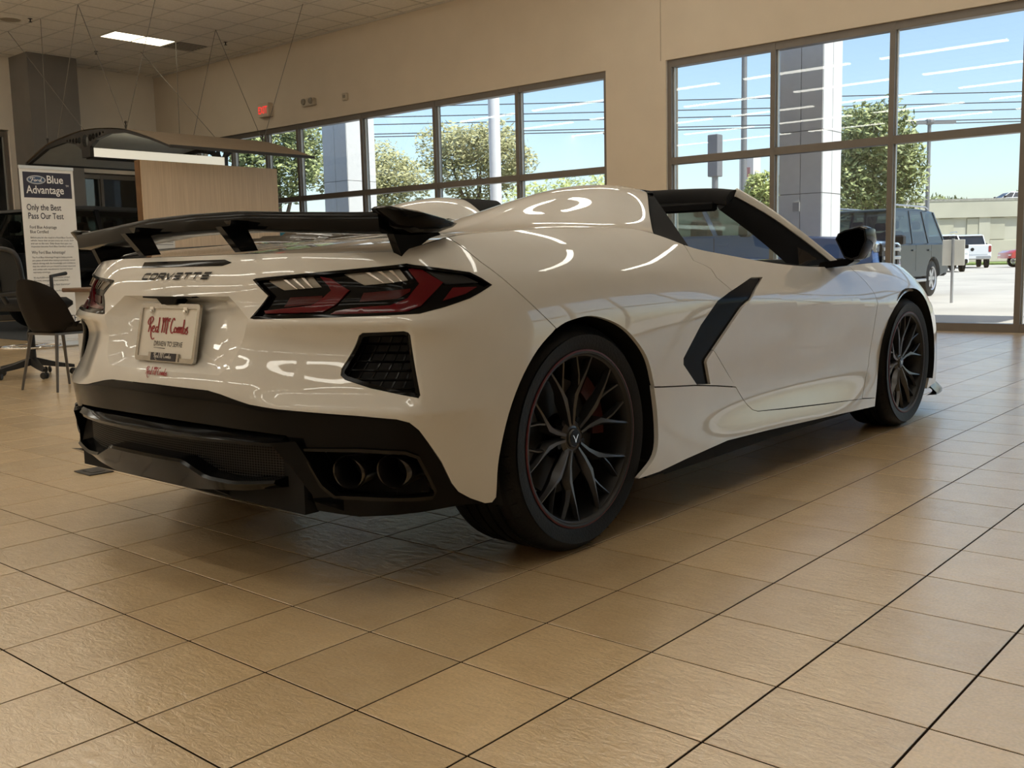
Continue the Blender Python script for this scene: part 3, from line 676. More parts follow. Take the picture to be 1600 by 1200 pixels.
# --- windscreen, pillars, header
PO = np.array([(1.742, -.52, 1.157), (1.892, -.60, 1.072), (2.031, -.69, .965), (2.235, -.79, .818)])
PI_ = np.array([(1.630, -.50, 1.073), (1.730, -.55, 1.006), (1.835, -.62, .915), (1.915, -.72, .800)])
po = catmull(PO, 8); pi_ = catmull(PI_, 8)
for sg in (1, -1):
    a = po.copy(); a[:, 1] *= sg; b = pi_.copy(); b[:, 1] *= sg
    rings = []
    for i, p in enumerate(a):
        f = i/(len(a)-1); h = .020*(1-f)+.011*f; d = np.array([-.55, 0, -.83]); o_ = np.array([0, -sg*1., 0])
        rings.append([p+np.array([.012, 0, .014]), p+o_*.012, p+d*h*1.5+o_*.010, p+d*h*1.5-o_*.012, p-o_*.02])
    MB().loft(rings, True, True).build('windscreen_pillar', m_paint, car, smooth=50)
    rings = []
    for i, (p, q) in enumerate(zip(a, b)):
        f = i/(len(a)-1); d = np.array([-.55, 0, -.83])*(.030*(1-f)+.016*f); inn = np.array([-.0, -sg*-.03, 0]); o_ = np.array([0, -sg*1., 0])
        s_ = p+d
        rings.append([s_+o_*.004, (s_*.5+q*.5)+o_*.012, q, q+np.array([.03, sg*.0, .02])-o_*.03, s_+np.array([.03, 0, 0])-o_*.03])
    MB().loft(rings, True, True).build('pillar_trim', m_soft, car, smooth=50)
hd = catmull(np.array([(1.742, -.52, 1.157), (1.79, -.35, 1.176), (1.815, 0, 1.186), (1.79, .35, 1.176), (1.742, .52, 1.157)]), 8)
rings = [[p+np.array([.035, 0, -.012]), p+np.array([.0, 0, .006]), p+np.array([-.05, 0, -.004]), p+np.array([-.085, 0, -.030]), p+np.array([-.09, 0, -.062]), p+np.array([-.02, 0, -.070])] for p in hd]
MB().loft(rings, True, True).build('windscreen_header', m_soft, car, smooth=60)
for y0, y1 in ((-.45, -.12), (.12, .45)):
    MB().cbox((1.655, y0, 1.072), (1.70, y1, 1.112), .008).build('sun_visor', m_soft, car)
gl = []; cb = catmull(np.array([(2.235, -.79, .818), (2.36, -.5, .858), (2.43, 0, .875), (2.36, .5, .858), (2.235, .79, .818)]), 8)
for f in np.linspace(0, 1, 12):
    Q = hd*(1-f)+cb*f; Q = Q + np.array([0.012, 0, -.008]); Q[:, 2] += .02*math.sin(f*math.pi); gl.append(Q)
MB().add(np.vstack(gl), grid_faces(12, len(hd))).build('windscreen', m_wind, car, smooth=180)
# rear-view mirror
mb = MB(); mb.ball((1.72, -.045, 1.045), (.022, .115, .036), 16, 10); mb.tube([(1.72, 0, 1.05), (1.77, 0, 1.10)], .010)
mb.build('rear_view_mirror', m_soft, car, smooth=60)
# --- cabin
mb = MB(); mb.box((.70, -.80, .16), (2.40, .80, .20)); mb.build('cabin_floor', m_soft, car)
mb = MB(); prof = [(1.78, .50), (1.76, .70), (1.86, .80), (2.02, .845), (2.36, .850), (2.40, .55)]
mb.prism(prof, -.76, .76, 'y'); mb.build('dashboard', m_soft, car, smooth=40)
for sg in (-1, 1):
    P = [panel_geo([(2.35, .30), (3.72, .26), (3.74, .80), (2.40, .86)], off=-.11, side=sg, h=.06, depth=.02)]; nmesh('door_trim', P, m_soft)
    P = [panel_geo(top_pts(2.33, 3.76, 40) + [(3.76, .795), (2.33, .885)], off=-.004, side=sg, h=.05, depth=.10)]; nmesh('window_seal', P, m_soft)
    s0 = thing_part = None
    mb = MB(); cy = sg*.37
    mb.cbox((.98, cy-.25, .24), (1.52, cy+.25, .40), .04)
    mb.build('seat_cushion', m_soft, car, smooth=40)
    rings = []
    for f in np.linspace(0, 1, 8):
        x = 1.08-.26*f; z = .36+.62*f; w_ = .25-.06*f; d = .075-.02*f
        rings.append([(x-d, cy-w_, z), (x+d, cy-w_*1.02, z+.02), (x+d*.5, cy-w_*.6, z+.02), (x+d*.5, cy+w_*.6, z+.02), (x+d, cy+w_*1.02, z+.02), (x-d, cy+w_, z)])
    MB().loft(rings, True, True).build('seat_back', m_soft, car, smooth=50)
    MB().cbox((.76, cy-.13, .97), (.86, cy+.13, 1.08), .03).build('headrest', m_soft, car, smooth=50)
mb = MB(); mb.tube([(1.60+.05*math.sin(a), .37+.18*math.cos(a), .72+.17*math.sin(a)) for a in np.linspace(0, 2*math.pi, 28, endpoint=False)], .015, 8, closed=True); mb.tube([(1.60, .37, .72), (1.82, .37, .70)], .03)
mb.box((1.59, .20, .70), (1.61, .54, .735)); mb.build('steering_wheel', m_soft, car, smooth=50)
# --- side mirrors
for sg in (1, -1):
    ol = [(-.872, .935), (-.884, .960), (-.915, .975), (-.985, .988), (-1.010, .978), (-1.018, .925), (-.985, .850), (-.950, .838), (-.915, .850)]
    c = np.mean(ol, axis=0); rings = []
    for x, k in ((1.985, .93), (2.0, 1.0), (2.05, 1.03), (2.11, .93), (2.155, .66), (2.17, .30)):
        rings.append([(x, sg*(c[0]+(y-c[0])*k), c[1]+(z-c[1])*k) for y, z in ol])
    hs = MB().loft(rings, False, True).build('mirror_housing', m_gloss, car, smooth=50)
    MB().add([(1.992, sg*(c[0]+(y-c[0])*.88), c[1]+(z-c[1])*.88) for y, z in ol], [tuple(range(len(ol)))]).build('mirror_glass', mat('mirror_glass', (.16, .17, .18), .04, metal=1.), hs)
    MB().add([(1.9875, sg*(c[0]+(y-c[0])*k), c[1]+(z-c[1])*k) for k in (.86, .96) for y, z in ol], [(i, (i+1) % 9, 9+(i+1) % 9, 9+i) for i in range(9)]).build('mirror_bezel', m_black, hs)
    mb = MB(); mb.loft([[(1.90, sg*-.835, .806), (2.02, sg*-.835, .806), (2.04, sg*-.835, .832), (1.92, sg*-.835, .834)], [(1.985, sg*-.93, .818), (2.06, sg*-.93, .818), (2.07, sg*-.93, .848), (1.99, sg*-.93, .850)], [(2.0, sg*-.955, .835), (2.07, sg*-.955, .835), (2.07, sg*-.955, .862), (2.0, sg*-.955, .862)]], True, True)
    mb.build('mirror_arm', m_gloss, car, smooth=50)
    mb = MB(); mb.add([(1.93, sg*-.735, .815), (2.20, sg*-.782, .822), (1.985, sg*-.70, .905)], [(0, 1, 2)]); mb.build('quarter_glass', m_smoke, car)
# --- tail lamps
LE = dict(
 rev=[[(.442,.830),(.604,.841),(.639,.813),(.508,.806)], [(.708,.845),(.884,.855),(.927,.827),(.775,.816)]],
 chev=[[(.631,.841),(.672,.834),(.731,.804),(.688,.766),(.655,.750),(.453,.745),(.444,.752),(.611,.766),(.642,.782),(.673,.804),(.666,.815)],
       [(.931,.855),(.981,.858),(1.048,.819),(.967,.762),(.902,.747),(.771,.745),(.683,.744),(.697,.752),(.766,.761),(.856,.765),(.921,.782),(.970,.818),(.955,.834)]],
 win=[[(.532,.787),(.644,.791),(.642,.783),(.611,.768),(.514,.762)], [(.773,.797),(.936,.806),(.933,.798),(.880,.781),(.762,.774)]],
 refl=[[(.994,.857),(1.11,.840),(1.163,.816),(1.056,.814)]], side=[[(1.075,.805),(1.156,.805),(1.111,.788),(1.036,.773)]])
for s in (-1, 1):
    lampo = nmesh('tail_lamp', [panel_geo(offset_poly(OUT['lamp'], .002), off=-.012, side=s, skirt=False)], m_gloss)
    tag(lampo, 'black tail lamp with two red chevrons and clear reversing sections')
    nmesh('lamp_rim', [panel_geo(offset_poly(OUT['lamp'], .001), [offset_poly(OUT['lamp'], .0075)], off=.0015, side=s, depth=.012)], m_gloss, lampo)
    for key, m_, of in (('rev', m_rev, -.010), ('chev', m_red_l, -.0065), ('win', m_red_d, -.0095), ('refl', m_refl, -.007), ('side', m_red_l, -.008)):
        for q in LE[key]:
            nm = {'rev': 'reversing_lamp', 'chev': 'red_chevron', 'win': 'brake_window', 'refl': 'smoked_reflector', 'side': 'side_marker'}[key]
            nmesh(nm, [panel_geo(q, off=of, side=s, h=.02, depth=.006)], m_, lampo)
            if key == 'rev':
                (a0, b0), (a1, b1), (a2, b2), (a3, b3) = q
                for k in (.38, .58, .78):
                    tA = a0+(a1-a0)*k; tB = a3+(a2-a3)*k; zA = b0+(b1-b0)*k; zB = b3+(b2-b3)*k
                    nmesh('reflector_rib', [panel_geo([(tA, zA), (tA+.012, zA), (tB+.006, zB), (tB, zB)], off=-.0045, side=s, h=.02, depth=.005)], mat('lamp_chrome', (.55, .52, .48), .2, metal=.9), lampo)
# --- rear corner vents with honeycomb bars
for s in (-1, 1):
    vt = nmesh('corner_vent', [panel_geo(offset_poly(OUT['vent'], -.004), off=-.045, side=s, skirt=False)], m_black)
    nmesh('vent_surround', [panel_geo(offset_poly(OUT['vent'], .001), [offset_poly(OUT['vent'], .010)], off=-.004, side=s, depth=.04)], m_gloss, vt)
    vp = offset_poly(OUT['vent'], .004)
    for k in range(7):
        z = .553+.0225*k; ts = np.linspace(.70, .95, 60); ok = inside(vp, np.c_[ts, np.full(60, z)])
        if ok.sum() < 4: continue
        ts = ts[ok][::3]; V = skin(ts, np.full(len(ts), z), -.014); V[:, 1] *= -s
        mb = MB(); mb.tube(V, .0035, 4); mb.build('vent_slat', m_gloss, vt)
    for k in range(9):
        f = np.linspace(0, 1, 40); ts = .66+.037*k+.10*f; zs = .53+.175*f; ok = inside(vp, np.c_[ts, zs])
        if ok.sum() < 4: continue
        V = skin(ts[ok][::3], zs[ok][::3], -.018); V[:, 1] *= -s
        MB().tube(V, .0030, 4).build('vent_rib', m_gloss, vt)
# --- side scoops
for s in (-1, 1):
    sc = nmesh('side_scoop', [panel_geo(offset_poly(OUT['scoop'], .0015), off=-.010, side=s, depth=.05)], mat('scoop_black', (.003, .003, .0035), .2, spec=.12, ior=1.25))
# --- badges, plate
def on_skin(V, F, t0, z0, sx, sy, off=.003):
    """wrap flat lettering (u right as seen from behind, v up) onto the rear skin; positive y is left of the car"""
    out = []
    for u, v, w_ in V:
        y = t0-u*sx; z = z0+v*sy; p = skin(abs(y), z, off+w_)[0]; out.append((p[0], y*0+math.copysign(abs(p[1]), y), p[2]))
    return out, F
LET = dict(C=[[(1, 1), (.15, 1), (0, .85), (0, .15), (.15, 0), (1, 0)]], O=[[(.15, 0), (.85, 0), (1, .15), (1, .85), (.85, 1), (.15, 1), (0, .85), (0, .15), (.15, 0)]],
           R=[[(0, 0), (0, 1), (.85, 1), (1, .85), (1, .6), (.85, .45), (.1, .45)], [(.5, .45), (1, 0)]], V=[[(0, 1), (.45, 0), (.55, 0), (1, 1)]],
           E=[[(1, 1), (.1, 1)], [(0, .5), (.9, .5)], [(1, 0), (.1, 0)]], T=[[(0, 1), (1, 1)], [(.5, 1), (.5, 0)]])
def stroke_poly(st, wd):      # straight mitred strokes
    V = []; F = []
    P = np.array(st, float)
    for i in range(len(P)-1):
        d = P[i+1]-P[i]; d /= np.linalg.norm(d); n_ = np.array([-d[1], d[0]])*wd; e = d*wd*.6; o = len(V)
        V += [(*(P[i]-e+n_), 0), (*(P[i]-e-n_), 0), (*(P[i+1]+e-n_), 0), (*(P[i+1]+e+n_), 0)]; F.append((o, o+1, o+2, o+3))
    return V, F
mb = MB(); x = 0
for ch in 'CORVETTE':
    for st in LET[ch]:
        V, F = stroke_poly([(a*.0345, b*.0155) for a, b in st], .0028)
        V = [(v[0]+x+v[1]*.75, v[1], 0) for v in V]; mb.add(*on_skin(V, F, .190, .8405, 1, 1))
    x += .0475
bd = mb.build('lettering', m_black, car); tag(bd, 'black slanted CORVETTE lettering')
nmesh('high_brake_lamp', [panel_geo([(-.222, .8925), (.225, .8925), (.262, .884), (.225, .8755), (-.222, .8755)], off=.002, h=.03, depth=.006)], m_gloss)
# plate with frame
PT0 = np.array([-.741, 0, .757]); PX = np.array([0, -1., 0]); PV = np.array([.032, 0, .154]); PV = PV/np.linalg.norm(PV); PN = np.cross(PX, PV); PN = PN if PN[0] < 0 else -PN
PC = np.array([-.7555, .0, .6825])
def on_plate(V, F, w_=0.): return [tuple(PC+PX*u+PV*v+PN*(q+w_)) for u, v, q in V], F
pl = mesh('license_plate', *on_plate(*(lambda b: (b.v, b.f))(MB().box((-.152, -.076, -.004), (.152, .076, 0)))), mat('plate_white', (.78, .75, .69), .35, coat=.4), car)
def rrect(w_, h_, r_, n=5):
    out = []
    for cx, cy, a0 in ((w_-r_, h_-r_, 0), (-w_+r_, h_-r_, 90), (-w_+r_, -h_+r_, 180), (w_-r_, -h_+r_, 270)):
        out += [(cx+r_*math.cos(R(a0+90*k/n)), cy+r_*math.sin(R(a0+90*k/n))) for k in range(n+1)]
    return out
o_, i_ = rrect(.162, .0865, .012), rrect(.149, .072, .004)
n_ = len(o_); V = [(x, y, z) for ring, z in ((o_, -.004), (o_, .005), (i_, .005), (i_, 0)) for x, y in ring]
F = [(r_*n_+i, r_*n_+(i+1) % n_, (r_+1)*n_+(i+1) % n_, (r_+1)*n_+i) for r_ in range(3) for i in range(n_)]
mesh('plate_frame', *on_plate(V, F), mat('plate_frame_chrome', (.50, .48, .45), .22, metal=.9), pl, smooth=40)
mesh('frame_tab', *on_plate(*(lambda b: (b.v, b.f))(MB().box((-.082, -.084, .003), (.082, -.060, .007)))), mat('plate_frame_chrome'), pl)
mesh('name_strip', *on_plate(*(lambda b: (b.v, b.f))(MB().box((-.066, -.0835, .005), (.070, -.0605, .008)))), mat('dark_name_strip', (.012, .012, .022), .35), pl)
for x in (-.096, .088):
    b = MB(); b.box((x-.010, .060, .002), (x+.010, .076, .006)); b.lathe([(.0001, .010), (.006, .009), (.0065, .005)], 10, 'z', (x, .062, 0)); mesh('plate_screw', *on_plate(b.v, b.f), m_chrome, pl)
# brush-script dealer name as strokes (unit height about 1)
SCRIPT = [
 [(.10, .55), (.04, .75), (.18, 1.02), (.36, 1.05), (.40, .85), (.26, .62), (.16, .55)], [(.22, 1.0), (.20, .5), (.14, .08)], [(.20, .58), (.32, .30), (.36, -.12), (.50, -.36), (.66, -.28)],
 [(.42, .28), (.56, .36), (.54, .50), (.44, .44), (.42, .20), (.54, .10), (.64, .18)],
 [(.84, .40), (.74, .44), (.68, .26), (.76, .10), (.86, .30)], [(.90, 1.05), (.88, .5), (.86, .10), (.96, .14)],
 [(1.16, .95), (1.20, .60), (1.16, .08)], [(1.10, .98), (1.22, 1.0), (1.22, .7), (1.36, 1.04), (1.38, .6), (1.34, .08)], [(1.36, .75), (1.50, 1.05), (1.54, .6), (1.50, .08), (1.56, .04)],
 [(1.74, .96), (1.66, 1.0), (1.63, .86), (1.72, .80)],
 [(2.06, .88), (1.98, 1.02), (1.84, .80), (1.80, .35), (1.92, .08), (2.08, .20)],
 [(2.16, .48), (2.08, .30), (2.16, .12), (2.26, .28), (2.18, .48)],
 [(2.32, .46), (2.32, .10)], [(2.32, .30), (2.42, .48), (2.43, .10)], [(2.43, .30), (2.53, .48), (2.54, .10)], [(2.54, .30), (2.64, .48), (2.65, .12), (2.70, .10)],
 [(2.76, .96), (2.74, .5), (2.76, .10), (2.88, .16), (2.90, .36), (2.78, .40)],
 [(2.92, .34), (3.04, .50), (3.00, .34), (3.08, .20), (3.0, .06), (2.90, .12)]]
def script_geo(h, wd): 
    V, F = strokes_geo([[(a*h, b*h) for a, b in st] for st in SCRIPT], wd*h, nib=.35); return V, F
V, F = script_geo(.047, .050); V = [(v[0]*1.55-.118, v[1]-.004, .0012) for v in V]; mesh('dealer_script', *on_plate(V, F), m_redtrim, pl)
V, F = text_geo('DRIVEN TO SERVE', .0215, align='LEFT', shear=.15, sx=1.0); wid = max(v[0] for v in V); V = [(v[0]*.158/wid-.070, v[1]-.040, .0012) for v in V]; mesh('motto', *on_plate(V, F), mat('black_print', (.012, .011, .012), .5), pl)
mesh('motto_underline', *on_plate([(-.068, -.0455, .0012), (-.004, -.0475, .0012), (-.004, -.0455, .0012), (-.068, -.0445, .0012)], [(0, 1, 2, 3)]), mat('black_print'), pl)
V, F = script_geo(.0155, .052); V = [(v[0]*2.0-.050, v[1]-.0765, .0085) for v in V]; mesh('strip_script', *on_plate(V, F), mat('silver_print', (.55, .53, .50), .4), pl)
V, F = script_geo(.022, .055); V, F = on_skin([(v[0]*1.75, v[1], .0005) for v in V], F, .058, .562, 1, 1); tag(mesh('dealer_sticker', V, F, m_redtrim, car), 'red dealer script sticker')
# camera and handle under the lip
mb = MB(); mb.prism([(-.135, .790), (.135, .790), (.135, .785), (.055, .783), (.030, .766), (-.030, .766), (-.055, .783), (-.135, .785)], -.752, -.712, 'x'); mb.build('boot_handle', m_gloss, car)
# --- black lower valance
band_low = [(.924, .406), (.766, .414), (.686, .428), (.459, .434), (0, .440)]
band = [(0, .5345), (.266, .5315), (.325, .5245), (.445, .5045), (.536, .4975), (.617, .4945), (.782, .4875), (.882, .4795), (.914, .4705), (.938, .4495), (.967, .4085), (1.001, .3595), (1.034, .2985), (1.056, .2725), (1.095, .2495), (1.143, .2285), (1.165, .228),
        (1.09, .235), (.904, .232), (.763, .222), (.64, .232), (.62, .30), (.60, .396)]
bz = offset_poly(OUT['bezel'], -.004)
band_full = band + [(.56, .430), (.459, .434), (0, .440)]
nmesh('valance', [panel_geo(band_full, [bz], off=-.004, side=s, h=.03, depth=.03) for s in (-1, 1)], m_gloss)
for s in (-1, 1):
    ex = nmesh('exhaust_bezel', [panel_geo(offset_poly(OUT['bezel'], -.003), [offset_poly(OUT['bezel'], .006)], off=.004, side=s, depth=.03)], mat('bezel_dark_chrome', (.025, .024, .023), .25, metal=.8))
    nmesh('bezel_back', [panel_geo(offset_poly(OUT['bezel'], -.003), off=-.10, side=s, h=.04, skirt=False)], m_seam, ex)
    for (cx, cy, cz, r_) in ((-.690, -.715, .338, .047), (-.632, -.820, .343, .047)):
        mb = MB(); d = np.array([-.97, -.18*1, -.03]); d /= np.linalg.norm(d); e1 = np.cross(d, (0, 0, 1)); e1 /= np.linalg.norm(e1); e2 = np.cross(e1, d)
        rings = []
        for h_, rr in ((.20, .040), (.02, r_), (0, r_), (-.004, r_-.003), (0, r_-.006), (.18, r_-.010)):
            cc = np.array([cx, cy, cz])-d*h_
            rings.append([cc+rr*(math.cos(a)*e1*1.08+math.sin(a)*e2*.94) for a in np.linspace(0, 2*math.pi, 28, endpoint=False)])
        mb.loft(rings, True, True)
        if s > 0: mb.v = [(x, -y, z) for x, y, z in mb.v]
        mb.build('exhaust_tip', mat('dark_exhaust_chrome', (.09, .085, .08), .2, metal=.95), ex, smooth=40)
# centre blade, mesh grille, diffuser
ys = np.linspace(-.545, .545, 25)
def blade_x(y): return -.858+.085*(abs(y)/.57)**2.4
rings = []
for y in ys:
    xb = blade_x(y); xs = float(skin(abs(y), .43)[0][0])
    rings.append([(xs+.02, y, .432), (xb+.012, y, .416), (xb, y, .410), (xb+.004, y, .400), (xs+.06, y, .405)])
MB().loft(rings, True, True).build('valance_blade', m_gloss, car, smooth=35)
mb = MB(); mb.box((-.745, -.60, .22), (-.70, .60, .43)); mb.build('grille_backing', m_seam, car)
gm = mat('grille_mesh_black', (.018, .017, .016), .5)
mb = MB()
for z in np.arange(.300, .402, .007): mb.add([(blade_x(y)+.045, y, zz) for zz in (z, z+.0026) for y in ys], [(i, i+1, 25+i+1, 25+i) for i in range(24)])
for y in np.arange(-.56, .56, .009): mb.add([(blade_x(y)+.044, y, .297), (blade_x(y)+.044, y+.0026, .297), (blade_x(y)+.044, y+.0026, .402), (blade_x(y)+.044, y, .402)], [(0, 1, 2, 3)])
tag(mb.build('grille_mesh', gm, car, fix=False), kind='stuff')
top = [(-.60, .318), (-.40, .300), (-.30, .306), (-.20, .342), (.20, .342), (.30, .306), (.40, .300), (.60, .318)]
rings = []
yy = np.linspace(-.535, .535, 45)
for y in yy:
    zt = np.interp(y, [p[0] for p in top], [p[1] for p in top]); zb = np.interp(abs(y), [0, .2, .42, .535], [.262, .256, .272, .290]); xb = blade_x(y)
    rings.append([(xb+.06, y, zt+.006), (xb-.002, y, zt), (xb-.008, y, zt-.008), (xb+.018, y, zb), (xb+.16, y, zb-.018)])
MB().loft(rings, True, True).build('diffuser', m_gloss, car, smooth=25)
for sg in (-1, 1):
    mb = MB(); mb.loft([[(-.800, sg*.535, .414), (-.765, sg*.600, .418), (-.70, sg*.60, .42), (-.72, sg*.53, .42)], [(-.765, sg*.580, .345), (-.735, sg*.630, .345), (-.67, sg*.63, .345), (-.69, sg*.58, .345)], [(-.725, sg*.620, .262), (-.690, sg*.660, .255), (-.63, sg*.66, .255), (-.65, sg*.62, .255)]], True, True)
    mb.build('diffuser_fin', m_gloss, car, smooth=30)
    mb = MB(); mb.prism([(-.81, .262), (-.45, .215), (-.45, .180), (-.72, .212)], sg*.24, sg*.255, 'y'); mb.build('diffuser_strake', m_black, car)
    mb = MB(); mb.prism([(-.74, .262), (-.50, .23), (-.50, .20), (-.69, .232)], sg*.50, sg*.70, 'y'); mb.build('diffuser_plate', m_gloss, car)
mb = MB(); mb.box((-.56, -.56, .205), (-.30, .56, .26)); mb.box((-.42, -.60, .16), (3.2, .60, .22)); mb.box((.42, -.90, .145), (2.28, .90, .20)); mb.build('underbody', m_seam, car)
# front splitter
mb = MB()
ts = np.linspace(4.70, TMAX, 40); P = skin(ts, np.full(40, .15)); 
for sg in (1, -1):
    A = P.copy(); A[:, 1] *= sg; B_ = A+np.array([.055, 0, -.03])*1+np.c_[np.zeros(40), -sg*.02*np.ones(40), np.zeros(40)]
    V = np.vstack([A+np.array([0, 0, .012]), B_, B_-np.array([0, 0, .012]), A-np.array([.05, 0, .035])])
    mb.add(V, [(k*40+i, k*40+i+1, (k+1)*40+i+1, (k+1)*40+i) for k in range(3) for i in range(39)])
mb.build('front_splitter', mat('carbon_grey_splitter', (.08, .08, .08), .35, coat=.5), car, smooth=40)
# --- rear wing
yw = np.linspace(-.79, .79, 41); rings = []
for y in yw:
    a = abs(y); zt = np.interp(a, [0, .25, .5, .7, .79], [1.030, 1.027, 1.013, 1.003, 1.0]); xt = np.interp(a, [0, .25, .5, .79], [-.662, -.658, -.645, -.622])
    xl = xt+.20; zl = zt-.040
    rings.append([(xt+.004, y, zt), (xt, y, zt-.006), (xt+.004, y, zt-.050), (xt+.012, y, zt-.054), (xt+.11, y, zt-.058), (xl-.02, y, zl-.014), (xl, y, zl), (xl-.02, y, zl+.008), (xt+.10, y, zt-.008)])
wing = MB().loft(rings, True, True).build('rear_wing', m_gloss, car, smooth=40); tag(wing, 'glossy black high rear wing')
for sg in (-1, 1):
    ol = [(-.632, 1.008), (-.620, 1.014), (-.52, 1.004), (-.42, .986), (-.368, .972), (-.385, .962), (-.44, .948), (-.545, .945), (-.60, .965)]
    c = np.mean(ol, axis=0); rings = []
    for y, k in ((.755, .80), (.772, .97), (.80, 1.0), (.828, .94), (.845, .70)):
        rings.append([(c[0]+(x-c[0])*k, sg*y, c[1]+(z-c[1])*k) for x, z in ol])
    MB().loft(rings, True, True).build('wing_endplate', m_gloss, wing, smooth=45)
    fo = [(-.585, .975), (-.415, .955), (-.400, .944), (-.44, .935), (-.525, .890), (-.545, .886)]
    mb = MB(); mb.prism(fo, sg*.765, sg*.79, 'y'); mb.build('wing_pylon', m_gloss, wing, smooth=30)
    so_ = [(-.735, .982), (-.655, .986), (-.618, .916), (-.675, .912)]
    mb = MB(); mb.prism(so_, sg*.245, sg*.275, 'y'); mb.build('wing_stanchion', m_gloss, wing)
    mb = MB(); mb.prism([(-.68, .975), (-.52, .985), (-.50, .995), (-.70, 1.0)], sg*.235, sg*.285, 'y'); mb.build('wing_mount', m_gloss, wing)
# --- wheel wells and wheels
for sg in (-1, 1):
    for cx, cz, rr in ((.02, .338, .395), (2.75, .322, .372)):
        rings = []
        for a in np.linspace(R(-18), R(198), 28):
            rings.append([(cx+rr*math.cos(a), sg*.950, cz+rr*math.sin(a)), (cx+rr*math.cos(a), sg*.60, cz+rr*math.sin(a)), (cx+.15*math.cos(a), sg*.595, cz+.15*math.sin(a))])
        MB().loft(rings, closed=False).build('wheel_well', m_seam, car)
def make_wheel(Rt, w_, Rr, name):
    """axis along y, outer face at y = -w/2; centred on the hub"""
    h = w_/2; prof = [(Rr-.012, -h+.012), (Rr+.002, -h+.006), (Rr+.016, -h+.002), (Rr+.045, -h-.002), (Rt-.032, -h+.004), (Rt-.014, -h+.016), (Rt-.004, -h+.034)]
    nb = 5; y = -h+.040; seg = (w_-.08)/nb
    for k in range(nb):
        prof += [(Rt-.002+.002*math.sin(math.pi*(k+.5)/nb), y+.001), (Rt-.002+.002*math.sin(math.pi*(k+.5)/nb), y+seg-.009)]
        if k < nb-1: prof += [(Rt-.010, y+seg-.008), (Rt-.010, y+seg-.001)]
        y += seg
    prof += [(Rt-.004, h-.034), (Rt-.032, h-.004), (Rr+.02, h-.002), (Rr-.012, h-.012)]
    root = MB().lathe(prof, 72, 'y').build(name, m_rubber, car, smooth=35)
    # sipes on tread blocks
    mb = MB()
    for k in range(44):
        a = 2*math.pi*k/44
        for (y0, y1, da) in ((-h+.012, -h+.085, .05), (h-.085, h-.012, -.05)):
            P = []
            for f in np.linspace(0, 1, 4):
                aa = a+da*f; yv = y0+(y1-y0)*f; rr = Rt+.0004-(.012*(1-f)**3 if y0 < 0 else .012*f**3)
                for q in (-.004, .004): P.append(((rr)*math.cos(aa+q), yv, (rr)*math.sin(aa+q)))
            mb.add(P, [(2*i, 2*i+1, 2*i+3, 2*i+2) for i in range(3)])
    tag(mb.build('tread_groove', m_seam, root, fix=False), kind='stuff')
    MB().lathe([(Rr-.006, -h+.020), (Rr-.001, -h+.0065), (Rr-.004, -h+.003), (Rr-.010, -h+.004), (Rr-.014, -h+.012), (Rr-.018, -h+.014)], 64, 'y').build('rim_lip', m_barrel, root, smooth=40)
    MB().lathe([(Rr-.0178, -h+.014), (Rr-.026, -h+.035), (Rr-.035, -h+.10), (Rr-.03, h-.03)], 64, 'y').build('rim_barrel', m_barrel, root, smooth=40)
    MB().lathe([(Rr-.0035, -h+.0022), (Rr+.0015, -h+.0035), (Rr+.0015, -h+.006)], 64, 'y').build('red_pinstripe', mat('red_pinstripe', (.085, .006, .008), .5), root, smooth=40)
    Re = Rr-.014
    for k in range(10):
        sgn = 1 if k % 2 == 0 else -1; a0 = 36*k+9
        def P(r_, dg): a = R(a0+sgn*dg); return np.array([r_*math.cos(a), r_*math.sin(a)])
        arm = MB()
        def bar(pts, wd, yo, dep):
            rings = []
            for i, p in enumerate(pts):
                d = (pts[min(i+1, len(pts)-1)]-pts[max(i-1, 0)]); d /= np.linalg.norm(d)+1e-9; q = np.array([-d[1], d[0]])*wd[i]
                rings.append([(p[0]+q[0], yo[i]+dep[i], p[1]+q[1]), (p[0]+q[0]*.65, yo[i], p[1]+q[1]*.65), (p[0]-q[0]*.25, yo[i]-.002, p[1]-q[1]*.25), (p[0]-q[0], yo[i]+dep[i]*.6, p[1]-q[1]), (p[0], yo[i]+dep[i]+.01, p[1])])
            arm.loft(rings, True, True)
        y_h, y_r = -h+.040, -h+.014
        bar([P(.040*Re/.25, 6), P(.085*Re/.25, 8), P(.130*Re/.25, 6), P(.165*Re/.25, 1), P(.205*Re/.25, -3), P(Re+.004, -6)], [.008, .012, .0165, .010, .0062, .0055], [y_h, y_h-.004, -h+.030, -h+.024, -h+.018, y_r], [.02, .03, .034, .026, .02, .016])
        bar([P(.150*Re/.25, 3), P(.19*Re/.25, 6), P(Re+.004, 11)], [.007, .0052, .0048], [-h+.030, -h+.024, y_r+.004], [.022, .018, .014])
        arm.build('spoke', m_rim, root, smooth=30)
    mb = MB(); mb.lathe([(.0001, -h+.034), (.026, -h+.034), (.029, -h+.037), (.030, -h+.043), (.036, -h+.045), (.040, -h+.042), (.052, -h+.05), (.056, -h+.075), (.0001, -h+.09)], 32, 'y'); mb.build('hub', m_rim, root, smooth=40)
    mb = MB(); mb.lathe([(.0001, -h+.0325), (.024, -h+.0328), (.0255, -h+.035)], 24, 'y'); mb.build('centre_cap', m_gloss, root, smooth=40)
    mb = MB(); V, F = strokes_geo([[(-.012, .010), (-.004, -.002), (0, -.013)], [(.012, .010), (.004, -.002), (0, -.013)]], .0016); mb.add([(a, -h+.0318, b) for a, b, c in V], F); mb.build('cap_emblem', m_chrome, root)
